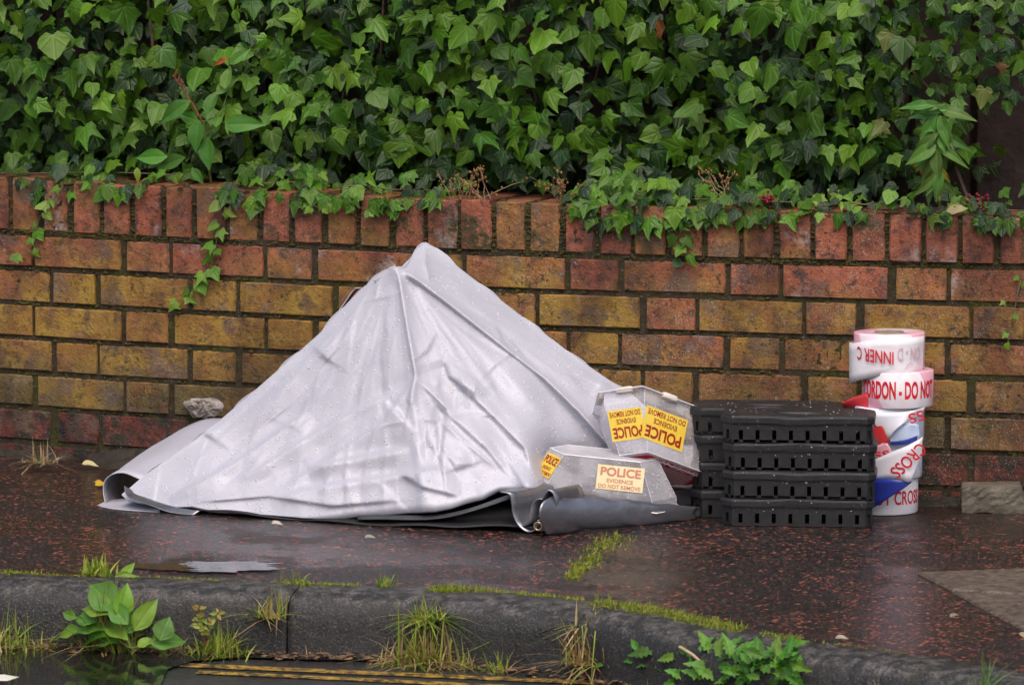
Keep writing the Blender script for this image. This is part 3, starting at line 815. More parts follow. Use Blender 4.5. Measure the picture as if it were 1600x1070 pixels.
for (x0, y0, x1, y1, col, sx) in ((312, 188, 309, 238, 'b', 1.15), (325, 215, 330, 267, 'b', 1.1), (352, 196, 411, 194, 'b', .95), (325, 178, 329, 136, 'b', 1.2), (338, 200, 340, 164, 'n', 1.1),
                                (310, 190, 276, 176, 'b', 1.0), (298, 158, 250, 192, 'b', .8), (352, 140, 350, 100, 'n', 1.1), (338, 148, 362, 118, 'n', .9), (359, 101, 387, 76, 'n', .8),
                                (357, 92, 335, 104, 'r', .7), (262, 245, 211, 246, 'n', .9), (290, 246, 240, 262, 'b', .8), (214, 262, 216, 286, 'l', .9), (300, 262, 318, 288, 'b', .9), (345, 196, 330, 206, 'n', 1)):
    d = pixdir(x0, y0, x1, y1, Yp); s = np.linalg.norm(d)
    c = {'b': (.075, .20, .03), 'n': (.12, .27, .04), 'r': (.30, .09, .02), 'l': (.24, .33, .04)}[col]
    put_leaf(ELM, AT(x0, y0, Yp - random.uniform(0, .02)), (random.gauss(0, .2), -1, random.uniform(.1, .5)), d, s, tuple(q * random.uniform(.85, 1.15) for q in c), T, sx=sx)
b = MB(); b.tube([AT(330, 285, .06), AT(322, 240, -.02), AT(318, 190, -.04), AT(345, 180, -.04), AT(357, 140, -.04), AT(358, 90, -.04)], .0028, 6, .4); b.part('stem', STEMG, T)
b = MB(); b.tube([AT(316, 190, -.04), AT(302, 165, -.045), AT(285, 138, -.05), AT(270, 118, -.05)], .0024, 6, .5)
for q in ((283, 135), (278, 128), (273, 121), (288, 142)):
    b.tube([AT(*q, -.05), AT(q[0] + random.uniform(-3, 3), q[1] - 7, -.052), AT(q[0] + random.uniform(-5, 5), q[1] - 12, -.053)], .003, 5, .3)
b.part('red_shoot', STEMR, T)
T = thing('leafy_weed', AT(1470, 325, .06), 'tall drooping leafy weed with yellow lower leaves beside the bare boards', 'plant')
Yp = -.01
b = MB(); b.tube([AT(1468, 325, .08), AT(1470, 260, .02), AT(1466, 200, -.01), AT(1462, 160, -.01)], .003, 6, .5); b.part('stem', STEMG, T)
for k in range(52):
    f = (k / 51) ** 1.25; y = 164 + f * 122; x = 1466 + random.uniform(-4, 5); a = random.gauss(0, .95)
    L = random.uniform(28, 66) * (1 - .2 * f); up = .35 if f < .12 else -.3
    d = pixdir(x, y, x + L * math.sin(a) * (1 - .35 * f), y + L * (.25 + .6 * math.cos(a)) * (1 if f > .1 else -.15), Yp) + np.array([0, -.02, 0])
    c = (.085, .20, .035) if f < .6 else random.choice([(.085, .20, .035), (.32, .32, .03), (.22, .28, .04)])
    if f > .82: c = random.choice([(.36, .30, .03), (.11, .22, .04), (.10, .21, .04)])
    put_leaf(LNM, AT(x, y, Yp - random.uniform(0, .03)), (random.gauss(0, .3), -1, random.uniform(.2, .8)), d, np.linalg.norm(d), tuple(q * random.uniform(.75, 1.2) for q in c), T, sx=random.uniform(1.2, 1.9))
for x0, y0 in ((1440, 262), (1430, 250)):
    put_leaf(ELM, AT(x0, y0, .02), (.2, -1, .2), (.3, 0, -1), .022, (.26, .075, .02), T, name='dead_leaf')

def dry_weed(x, y, w, h, n, label, name='dry_weed', straw=True, seeds=True, Y=None):
    P0 = onwall(x, y, -.03) if Y is None else AT(x, y, Y)
    T = thing(name, P0, label, 'weed'); b = MB(); s = MB()
    for k in range(n):
        a = random.gauss(0, .5); L = h * random.uniform(.5, 1); pts = []
        q = np.array(P0) + np.array([random.uniform(-w, w) * .4, random.uniform(-.02, .01), 0])
        for j in range(6):
            f = j / 5; pts.append(q + np.array([math.sin(a) * L * f + w * .4 * math.sin(a) * f * f, -.02 * f, L * f * math.cos(a * .8)]) + rng.normal(size=3) * .002)
        b.tube(pts, .0009, 4, .5)
        if seeds:
            for j in range(10):
                p = pts[random.randrange(2, 6)] + rng.normal(size=3) * .004; r = random.uniform(.0012, .003)
                s.add([p + np.array(v) * r for v in ((1,0,0),(-1,0,0),(0,1,0),(0,-1,0),(0,0,1.4),(0,0,-1.4))], [(0,2,4),(2,1,4),(1,3,4),(3,0,4),(2,0,5),(1,2,5),(3,1,5),(0,3,5)])
    b.part('stalks', STRAW if straw else STEM, T)
    if seeds: s.part('seed_heads', RUSTY, T)['kind'] = 'stuff'
    return T
dry_weed(738, 312, .10, .075, 13, 'rusty dried weed growing from the coping above the sheet peak')
dry_weed(884, 312, .05, .06, 8, 'small brown dried weed at the left end of the thick ivy mat', straw=False)
dry_weed(1130, 305, .03, .06, 6, 'dead brown stalks standing in the ivy mat above the plates', seeds=True)
# dead leaf and crimson flower head lying on the coping
T = thing('dead_leaf', onwall(1480, 332, -.02), 'cream dead leaf lying on the coping at the right', 'leaf')
put_leaf(ELM[0], onwall(1478, 333, .0), (0, -.8, .7), pixdir(1478, 333, 1512, 316, 0), .046, (.58, .49, .27), T, name='blade')
def flower_head(x, y, w, label):
    T = thing('crimson_flower', onwall(x, y, -.02), label, 'flower'); b = MB(); P0 = onwall(x, y, -.01)
    for _ in range(45):
        p = P0 + np.array([random.gauss(0, w), random.uniform(-.015, .02), random.gauss(0, .007)]); r = random.uniform(.002, .005)
        b.add([p + np.array(v) * r for v in ((1,0,0),(-1,0,0),(0,1,0),(0,-1,0),(0,0,1),(0,0,-1))], [(0,2,4),(2,1,4),(1,3,4),(3,0,4),(2,0,5),(1,2,5),(3,1,5),(0,3,5)])
    b.part('florets', BERRY, T)
flower_head(1526, 314, .012, 'crimson flower head beside the cream dead leaf on the coping')
flower_head(1198, 311, .006, 'small crimson flower head in the ivy above the plates')

# ------------------------------------------------------------------ collapsed silver sheet
ctrl = [(190,772,-.560),(230,790,-.570),(330,800,-.59),(430,812,-.605),(480,815,-.605),(560,808,-.600),(640,801,-.585),(700,796,-.578),(750,783,-.572),(790,768,-.566),(830,764,-.555),(868,768,-.38),(900,775,-.30),(980,785,-.22),(1070,790,-.18),(856,735,-.38),(880,720,-.33),
 (300,745,-.535),(400,700,-.485),(500,620,-.45),(480,740,-.545),(560,700,-.52),(560,560,-.415),(620,560,-.43),(640,600,-.465),(645,700,-.545),(700,560,-.40),(690,480,-.345),(760,640,-.45),(800,710,-.50),(730,755,-.56),(850,620,-.33),(900,690,-.32),(950,700,-.27),(1010,700,-.22),
 (215,752,-.535),(300,690,-.48),(400,608,-.43),(500,520,-.385),(560,455,-.36),(615,419,-.345),(640,405,-.30),(665,381,-.25),(668,420,-.27),(650,430,-.31),(720,420,-.24),(800,480,-.23),(900,557,-.20),(960,598,-.185),(1040,660,-.19),(1080,740,-.24)]
cp = np.array(ctrl)
def tps(P, Q):
    d2 = ((P[:, None] - Q[None]) ** 2).sum(-1) / 1e4; return np.where(d2 > 0, d2 * np.log(np.maximum(d2, 1e-12)), 0)
K = tps(cp[:, :2], cp[:, :2]) + np.eye(len(cp)) * .02; A = np.c_[np.ones(len(cp)), cp[:, :2] / 100]
sol = np.linalg.solve(np.block([[K, A], [A.T, np.zeros((3, 3))]]), np.r_[cp[:, 2], 0, 0, 0])
def tentT(x, y):
    Q = np.c_[x, y]; return tps(Q, cp[:, :2]) @ sol[:-3] + np.c_[np.ones(len(Q)), Q / 100] @ sol[-3:]
# three taut panels meeting along the seam under the peak and the long crease to the right
SEAM = np.array([(616,417,-.350),(624,450,-.372),(632,500,-.405),(642,550,-.438),(648,590,-.464),(648,640,-.495),(652,720,-.545),(656,798,-.588)])
CRS = np.array([(616,417,-.350),(660,446,-.345),(700,476,-.340),(780,538,-.325),(850,592,-.312),(905,645,-.305),(945,690,-.295),(1000,760,-.27)])
sx_ = lambda y: np.interp(y, SEAM[:, 1], SEAM[:, 0]); cy_ = lambda x: np.interp(x, CRS[:, 0], CRS[:, 1])
def qb(x, y):
    u = (np.asarray(x, float) - 600) / 200; v = (np.asarray(y, float) - 600) / 200; return np.stack([np.ones_like(u), u, v, u * u, u * v, v * v], 1)
def qfit(P, ridge=.02):
    Bm = qb(P[:, 0], P[:, 1]); R_ = np.diag([0, 0, 0, ridge, ridge, ridge]) * len(P); return np.linalg.solve(Bm.T @ Bm + R_, Bm.T @ P[:, 2])
below = cp[:, 1] > cy_(cp[:, 0]) - 4
inA = cp[:, 0] < sx_(cp[:, 1]) - 4; inC = (cp[:, 0] > 616) & ~below; inB = ~inA & ~inC & (cp[:, 0] < 850)
dup_ = lambda Q: np.repeat(Q, 3, 0)
qA = qfit(np.r_[cp[inA], dup_(SEAM)]); qB = qfit(np.r_[cp[inB], dup_(SEAM), dup_(CRS[:5])]); qC = qfit(np.r_[cp[inC], dup_(CRS)])
sg = lambda v: 1 / (1 + np.exp(-np.clip(v, -30, 30)))
def tentY(x, y):
    A_, B_, C_2 = qb(x, y) @ qA, qb(x, y) @ qB, qb(x, y) @ qC
    f = sg((x - sx_(y)) / 3.0); g = sg((cy_(x) - y) / 3.0) * (x > 610); low = A_ * (1 - f) + B_ * f
    flat = low * (1 - g) + C_2 * g; w = np.clip((x - 790) / 80, 0, 1); w = w * w * (3 - 2 * w) * (1 - .8 * g)
    return flat * (1 - w) + tentT(x, y) * w
top_l = np.array([(190,772),(205,760),(222,745),(300,690),(345,655),(400,608),(500,520),(528,489),(560,455),(590,430),(606,420),(616,417),(628,416),(640,404),(654,387),(662,380),(665,378),(669,380),(682,388),(720,420),(800,482),(900,558),(960,599),(985,614),(1040,660),(1066,705),(1080,760)])
bot_l = np.array([(190,773),(200,783),(230,789),(262,795),(300,794),(330,801),(380,806),(430,812),(480,816),(520,813),(560,808),(600,806),(640,802),(680,800),(705,795),(730,787),(755,781),(780,768),(806,766),(830,765),(870,770),(900,775),(980,785),(1080,792)])
NXT, NYT = 460, 180
xs = np.linspace(190, 1080, NXT)
ty = np.interp(xs, top_l[:, 0], top_l[:, 1]); by = np.interp(xs, bot_l[:, 0], bot_l[:, 1])
vv = np.linspace(0, 1, NYT)
gx = np.repeat(xs, NYT); gy = (ty[:, None] * (1 - vv[None]) + by[:, None] * vv[None]).ravel(); gv = np.tile(vv, NXT)
D = np.zeros(len(gx))
def seg_dist(x, y, pl):
    best = np.full(len(x), 1e9); sgn = np.zeros(len(x)); par = np.zeros(len(x)); L = 0
    tot = sum(math.dist(pl[i], pl[i+1]) for i in range(len(pl) - 1))
    for i in range(len(pl) - 1):
        ax, ay = pl[i]; bx, by_ = pl[i+1]; dx, dy = bx - ax, by_ - ay; l2 = dx*dx + dy*dy
        t = np.clip(((x - ax) * dx + (y - ay) * dy) / l2, 0, 1); px_, py_ = ax + t*dx, ay + t*dy
        d = np.hypot(x - px_, y - py_); s = np.sign((x - ax) * dy - (y - ay) * dx); m = d < best
        best[m] = d[m]; sgn[m] = s[m]; par[m] = (L + t[m] * math.sqrt(l2)) / tot; L += math.sqrt(l2)
    return best, sgn, par
def crease(pl, amp, w, sharp=True, step=0.0, sw=10, fade=.15):
    global D
    if not sharp: amp *= .45; step *= .6
    if sharp and w > 6 and w < 15: w *= .65; sw *= .6; step *= 1.5
    d, s, t = seg_dist(gx, gy, pl)
    env = np.clip(np.minimum(t, 1 - t) / fade, 0, 1) if fade else 1
    f = np.exp(-d / w) if sharp else np.exp(-(d / w) ** 2)
    D += -amp * f * (env if fade else 1)
    if step: D += -step * np.tanh(s * d / sw) * np.exp(-d / (sw * 7)) * (env if fade else 1)
# seams and poles under the cloth
crease([(616,417),(622,430),(630,480),(640,540),(648,585),(640,625)], .009, 9, True, .004, 5, .0)
crease([(616,417),(660,446),(700,476),(780,538),(850,592),(905,645),(945,690)], .008, 8, True, .008, 5, .08)
crease([(665,380),(664,410),(672,440)], .008, 12)
crease([(616,417),(560,470),(470,560),(370,660),(250,760)], .006, 30, False, 0, 10, .15)
crease([(480,640),(430,680),(370,722),(310,756),(262,778)], .009, 6, True, .006, 5, .12)
crease([(575,520),(500,590),(420,660)], .005, 14, False)
crease([(540,520),(450,605),(360,690)], .004, 9, False)
crease([(600,470),(560,560),(500,640),(420,720)], .005, 12, False)
crease([(640,600),(560,640),(470,690),(380,750)], .006, 9, True, .003, 8)
crease([(648,590),(700,640),(690,720),(700,780)], .006, 8, True, .004, 8)
crease([(648,590),(600,660),(540,700),(430,770)], .007, 10, True, .004, 9)
crease([(690,560),(700,590),(735,615),(745,630)], -.008, 6, True, .008, 6)
crease([(745,600),(732,625),(728,640)], .007, 5, True)
crease([(700,585),(760,640),(820,700),(835,745)], .009, 10, True, .006, 10)
crease([(670,620),(760,700),(800,750)], .006, 10, True, .004, 8)
crease([(650,650),(690,660),(780,735)], .006, 8, True)
crease([(640,700),(560,715),(480,730)], .008, 12, True, .006, 9)
crease([(700,730),(600,745),(500,760),(420,780)], .007, 9, True, .006, 8)
crease([(620,735),(660,760),(720,775)], .006, 8, True, .004, 8)
crease([(300,785),(420,775),(520,790),(640,780)], .005, 9, True, .003, 6)
crease([(690,430),(760,500),(850,575),(930,640)], .005, 12, False, .004, 10)
crease([(720,470),(800,535),(880,600)], -.004, 10, False)
crease([(760,560),(830,630),(880,700),(900,750)], .006, 14, False, .005, 12)
crease([(700,520),(780,600),(840,660)], -.006, 16, False)
for k in range(9):
    o_ = -150 + k * 34 + (k % 3) * 9
    crease([(590 + o_ * .30, 450 + o_ * .62 + 60), (470 + o_ * .35, 575 + o_ * .55 + 45), (330 + o_ * .3, 705 + o_ * .32 + 25)], .0022 * (1 if k % 2 else -1), 7 + (k % 4) * 3, True, .0012, 6, .3)
rr = np.random.default_rng(4)
for k in range(170):
    cx = rr.uniform(230, 960); cy = rr.uniform(430, 800); L = rr.uniform(60, 230)
    th = math.atan2(cy - 417, cx - 616) + rr.normal() * (.16 if cy < 600 else .30)
    dens = .8
    if rr.random() < (.55 if (cy > 570 and 600 < cx < 860) else .18):
        th = rr.uniform(0, math.pi); L *= .5; dens = 1.2
    a = (cx - L/2*math.cos(th), cy - L/2*math.sin(th)); b = (cx + L/2*math.cos(th), cy + L/2*math.sin(th)); bow = rr.normal() * L * .05
    mdl = ((a[0]+b[0])/2 - math.sin(th) * bow, (a[1]+b[1])/2 + math.cos(th) * bow)
    crease([a, mdl, b], rr.choice([-1, 1, 1]) * rr.uniform(.0006, .0022) * dens, rr.uniform(2.2, 5.0), True, rr.normal() * .0020 * dens, 3.5, .45)
ang = np.arctan2(gy - 400, gx - 616); rad = np.hypot(gx - 616, gy - 400)
D += .0012 * sines(np.c_[ang * 7, rad / 200], 1.0, 3) * np.clip(rad / 160, .1, 1)
D += .0008 * sines(np.c_[gx / 26, gy / 26], 1.0, 5)
D += .0010 * sines(np.c_[ang * 40, rad / 90], 1.0, 8) * np.clip(rad / 260, .05, 1)
lowm = np.clip((gy - 620) / 120, 0, 1)
tri = lambda q: np.abs((q / (2 * math.pi)) % 1.0 - .5) * 4 - 1
wx_ = gx + 16 * sines(np.c_[gx / 70, gy / 70], 1.0, 61); wy_ = gy + 16 * sines(np.c_[gx / 70, gy / 70], 1.0, 62)
cen = np.exp(-((gx - 730) / 130) ** 2 - ((gy - 690) / 120) ** 2); lowb = np.clip((gy - 690) / 60, 0, 1)
r2_ = np.random.default_rng(17); FA = np.zeros(len(gx))
for k in range(12):
    lam = r2_.uniform(55, 230); th = r2_.uniform(0, math.pi); sl = r2_.uniform(.06, .12)
    gate = np.clip(.5 + 1.2 * sines(np.c_[gx / 110, gy / 110], 1.0, 80 + k), 0, 1)
    FA += gate * sl * lam / 4 / 760 * tri(2 * math.pi * (wx_ * math.cos(th) + wy_ * math.sin(th)) / lam + r2_.uniform(0, 6))
ll_ = np.exp(-((gx - 520) / 170) ** 2 - ((gy - 755) / 45) ** 2)
D += FA * np.clip(.10 + .75 * cen + .30 * lowb + .2 * ll_, 0, 1.0)
D *= np.clip(np.minimum(gv * 14, 1), .25, 1)
# hem turned under a little and scalloped
hem = np.clip((gv - .965) / .035, 0, 1)
Yt = tentY(gx, gy) + D + hem ** 2 * .012
Pt = ATa(gx, gy, Yt)
Pt[:, 2] = np.maximum(Pt[:, 2], .004 + .004 * (1 - hem))
Fc = []
for i in range(NXT - 1):
    for j in range(NYT - 1):
        a = i * NYT + j; Fc.append((a, a + 1, a + NYT + 1, a + NYT))
TENT = thing('silver_sheet', (.75, -.45, 0), 'crumpled silver tent sheet collapsed into a wet peaked heap', 'tent')
def solid(o, th=.0016, m2=None, off=-1):
    md = o.modifiers.new('thickness', 'SOLIDIFY'); md.thickness = th; md.offset = off
    if m2 is not None:
        o.data.materials.append(m2); md.material_offset = 1; md.material_offset_rim = 0
def face_to(o, d):
    """make normals look along d"""
    m = o.data; s = sum(p.normal.dot(Vector(d)) * p.area for p in m.polygons)
    if s < 0: m.flip_normals()
front = part('fabric', Pt, Fc, SILVER, TENT, True); face_to(front, (0, -1, .5)); solid(front, .0016, DARKFAB)
# back of the heap, falling from the ridge to the pavement by the wall
M = 14; V = []; Fc = []
ridge = Pt.reshape(NXT, NYT, 3)[::2, 0]
for i, s in enumerate(ridge):
    bx = s[0] + .03; yb = max(wallY(bx) - .035, s[1] + .03) - .0; yb = min(yb, wallY(bx) - .03)
    for j in range(M):
        f = j / (M - 1); sag = .035 * math.sin(f * math.pi) * min(1, s[2] * 4)
        V.append((s[0] * (1 - f) + bx * f + .006 * math.sin(i * .35 + f * 4), s[1] * (1 - f) + yb * f + .012 * math.sin(i * .22 + f * 3) * f * (1 - f) * 4, max(.003, s[2] * (1 - f ** .9) - sag)))
n = len(ridge)
for i in range(n - 1):
    for j in range(M - 1):
        a = i * M + j; Fc.append((a, a + M, a + M + 1, a + 1))
bk = part('back_fabric', V, Fc, SILVER, TENT, True); face_to(bk, (0, 1, .5)); solid(bk, .0016, SILVER)
# curled side flap at the left end
def ruled(name, A, B, mat, m2, n=40, m=16, wr=.003, seed=1, toward=(0, 0, 1), parent=TENT, th=.0016):
    a = catmull([AT(*p) for p in A], 10); b = catmull([AT(*p) for p in B], 10)
    ta = np.linspace(0, len(a) - 1, n); tb = np.linspace(0, len(b) - 1, n)
    ip = lambda c, t: np.stack([np.interp(t, np.arange(len(c)), c[:, q]) for q in range(3)], 1)
    a, b = ip(a, ta), ip(b, tb); V = []; Fc = []
    for j in range(m):
        f = j / (m - 1); V.append(a * (1 - f) + b * f)
    V = np.concatenate(V); V = V + wr * np.stack([sines(V * 18, 1, seed + q) for q in range(3)], 1)
    V[:, 2] = np.maximum(V[:, 2], .002)
    for j in range(m - 1):
        for i in range(n - 1):
            q = j * n + i; Fc.append((q, q + 1, q + n + 1, q + n))
    o = part(name, V, Fc, mat, parent, True); face_to(o, toward); solid(o, th, m2); return o
ruled('side_flap', [(164,787,-.515),(161,768,-.51),(163,752,-.51),(174,742,-.51),(192,739,-.51),(212,745,-.515),(240,758,-.51),(262,770,-.50)],
                   [(240,765,-.17),(232,738,-.17),(230,712,-.17),(240,694,-.17),(262,682,-.17),(313,657,-.20),(360,650,-.27),(400,640,-.33)], SILVER, GREYFAB, wr=.002, toward=(-.3, -.2, 1))
ruled('ground_flap', [(153,789,-.545),(170,795,-.575),(200,797,-.585),(250,799,-.59)], [(170,779,-.46),(190,778,-.46),(215,778,-.48),(250,780,-.5)], SILVER, DARKFAB, wr=.002, toward=(0, 0, 1))
ruled('crumpled_corner', [(192,757,-.575),(196,772,-.59),(212,780,-.60),(240,790,-.605),(262,797,-.605),(300,800,-.60)], [(203,764,-.57),(208,770,-.575),(225,776,-.58),(250,784,-.585),(275,789,-.59),(310,793,-.59)], SATIN, DARKFAB, wr=.004, seed=9, toward=(0, -1, 0))
ruled('peak_loop', [(526,490,-.372),(537,474,-.36),(550,455,-.35),(558,449,-.35),(568,450,-.345)], [(534,484,-.33),(547,466,-.32),(558,452,-.31),(564,450,-.31),(572,452,-.31)], SILVER, DARKFAB, wr=.0005, toward=(-1, 0, 1))
ruled('peak_fold', [(585,438,-.36),(596,428,-.352),(608,418,-.348),(617,414,-.346)], [(588,446,-.355),(602,436,-.352),(612,428,-.35),(619,424,-.35)], SILVER, DARKFAB, wr=.001, toward=(0, -1, 0))
# lining lying under the hem, coloured near-black for the shade in the gap
ruled('lining', [(215,794,-.57),(330,801,-.585),(430,811,-.60),(480,815,-.602),(560,815,-.612),(640,820,-.615),(700,824,-.61),(760,822,-.60),(810,826,-.60),(860,830,-.59)],
                [(260,775,-.45),(330,775,-.45),(430,775,-.45),(480,775,-.45),(560,775,-.43),(640,775,-.42),(700,775,-.42),(760,775,-.40),(810,775,-.40),(860,775,-.40)], SHADEFAB, SHADEFAB, wr=.004, seed=21, n=90)
ruled('inner_fold', [(560,812,-.60),(640,812,-.60),(700,806,-.595),(750,794,-.59),(785,782,-.585),(800,776,-.58)], [(560,806,-.585),(640,806,-.585),(700,800,-.575),(750,788,-.57),(785,776,-.57),(800,770,-.57)], DARKFAB, SHADEFAB, wr=.004, seed=31, toward=(0, -1, 0))
# folded hem: S-shaped end and the satin roll running right from it
def ribbon(name, pl, Y, back, mat, m2, toward, wr=.001, flare=0.0, n=8):
    a = catmull([AT(x, y, Y) for x, y in pl], 8); V = []; Fc = []; L = len(a)
    for j in range(n):
        f = j / (n - 1); q = a.copy(); c = q.mean(0); q = c + (q - c) * (1 - flare * f); q[:, 1] += back * f; q[:, 0] += .25 * back * f; V.append(q)
    V = np.concatenate(V); V += wr * np.stack([sines(V * 40, 1, 40 + q) for q in range(3)], 1)
    for j in range(n - 1):
        for i in range(L - 1):
            q = j * L + i; Fc.append((q, q + 1, q + L + 1, q + L))
    o = part(name, V, Fc, mat, TENT, True); face_to(o, toward); solid(o, .0028, m2); return o
ribbon('folded_hem', [(780,768),(796,772),(800,786),(802,803),(810,820),(824,830),(836,826),(840,812)], -.605, .16, SATIN, DARKFAB, (0, 0, 1))
ribbon('hem_loop', [(812,823),(822,816),(826,802),(830,788),(838,779),(848,779),(852,788),(848,800),(842,808)], -.600, .12, SATIN, GREYFAB, (0, 0, 1))
# roll
a0, a1 = AT(862, 800, -.610), AT(1090, 797, -.32); V = []; Fc = []; n = 60; m = 22
for i in range(n):
    f = i / (n - 1); c = a0 * (1 - f) + a1 * f; r = .026 * (1 - f) ** .9 + .012; c[2] = r * .95 + .002
    r2 = r * 1.0
    for k in range(m):
        th = math.radians(-75 + 300 * k / (m - 1)); rr_ = 1 + .07 * math.sin(th * 3 + f * 7) + .05 * math.sin(f * 23 + th) + .03 * math.sin(f * 41 + th * 4)
        ax = np.array([.65, -.76, 0])
        V.append(c + ax * 0 + np.array([-.30, -.95, 0]) * (r2 * rr_ * math.cos(th)) + np.array([0, 0, 1]) * (r * rr_ * math.sin(th)))
for i in range(n - 1):
    for k in range(m - 1):
        q = i * m + k; Fc.append((q, q + 1, q + m + 1, q + m))
rl = part('rolled_edge', V, Fc, SATIN, TENT, True); face_to(rl, (0, -.5, 1)); solid(rl, .002, DARKFAB)
rl.data.vertices.foreach_get
ribbon('roll_lip', [(846,832),(858,824),(865,808),(868,786),(864,770),(857,764),(851,770),(846,780)], -.615, .10, SATIN, DARKFAB, (1, 0, 0), flare=.1)
# brass eyelet in the folded corner
E0 = AT(841, 822, -.622); V = []; Fc = []
for i in range(20):
    a = 2 * math.pi * i / 20
    for j in range(8):
        b_ = 2 * math.pi * j / 8; R_, r_ = .0075, .0024
        V.append(E0 + np.array([(R_ + r_ * math.cos(b_)) * math.cos(a), -r_ * math.sin(b_), (R_ + r_ * math.cos(b_)) * math.sin(a)]))
for i in range(20):
    for j in range(8): Fc.append((i*8+j, ((i+1) % 20)*8+j, ((i+1) % 20)*8+(j+1) % 8, i*8+(j+1) % 8))
part('eyelet', V, Fc, BRASS, TENT, True)

# rain drops
def drops(name, parent, P, N, rmin, rmax, seed=1, flat=.55, mat=DROP):
    r = np.random.default_rng(seed); V = []; Fc = []; n0 = 0; k = 7
    for p, nn in zip(P, N):
        nn = nn / np.linalg.norm(nn); a = np.cross(nn, [.3, .9, .2]); a /= np.linalg.norm(a); b = np.cross(nn, a)
        R_ = rmin + (rmax - rmin) * r.random() ** 2.2; el = r.uniform(.8, 1.25); fl = flat * r.uniform(.8, 1.2)
        for f, h in ((1, 0), (.82, .6)):
            for i in range(k):
                q = 2 * math.pi * i / k; V.append(p + a * (R_ * f * el * math.cos(q)) + b * (R_ * f * math.sin(q)) + nn * (R_ * fl * h - .0003))
        V.append(p + nn * R_ * fl)
        for i in range(k):
            j = (i + 1) % k; Fc += [(n0+i, n0+j, n0+k+j, n0+k+i), (n0+k+i, n0+k+j, n0+2*k)]
        n0 += 2 * k + 1
    o = part(name, V, Fc, mat, parent, True); o['kind'] = 'stuff'; return o
Gp = Pt.reshape(NXT, NYT, 3); dP = []; dN = []
for _ in range(5200):
    i = int(rng.integers(2, NXT - 3)); j = int(rng.integers(2, NYT - 6)); 
    if rng.random() > (by[i] - ty[i]) / 380: continue
    f, g = rng.random(2)
    p = Gp[i, j] * (1 - f) + Gp[i + 1, j] * f; p = p * (1 - g) + (Gp[i, j + 1] * (1 - f) + Gp[i + 1, j + 1] * f) * g
    nn = np.cross(Gp[i + 2, j] - Gp[i - 2, j], Gp[i, j + 2] - Gp[i, j - 2])
    if nn[1] > 0: nn = -nn
    dP.append(p); dN.append(nn)
drops('rain_drops', TENT, dP, dN, .0009, .0030, 2)

# ------------------------------------------------------------------ lettering
_txt = {}
def text_arrays(s, bold=.0):
    if (s, bold) in _txt: return _txt[s, bold]
    c = bpy.data.curves.new('lettering', 'FONT'); c.body = s; c.size = 1; c.offset = bold; c.fill_mode = 'FRONT'; c.resolution_u = 3
    o = bpy.data.objects.new('lettering_source', c); COL.objects.link(o)
    bpy.context.view_layer.update()
    dg = bpy.context.evaluated_depsgraph_get(); m = bpy.data.meshes.new_from_object(o.evaluated_get(dg))
    V = np.array([v.co[:2] for v in m.vertices]); Fc = [tuple(p.vertices) for p in m.polygons]
    bpy.data.objects.remove(o); bpy.data.curves.remove(c); bpy.data.meshes.remove(m)
    lo, hi = V.min(0), V.max(0); V = (V - lo) / (hi - lo)
    _txt[s, bold] = (V, Fc); return V, Fc

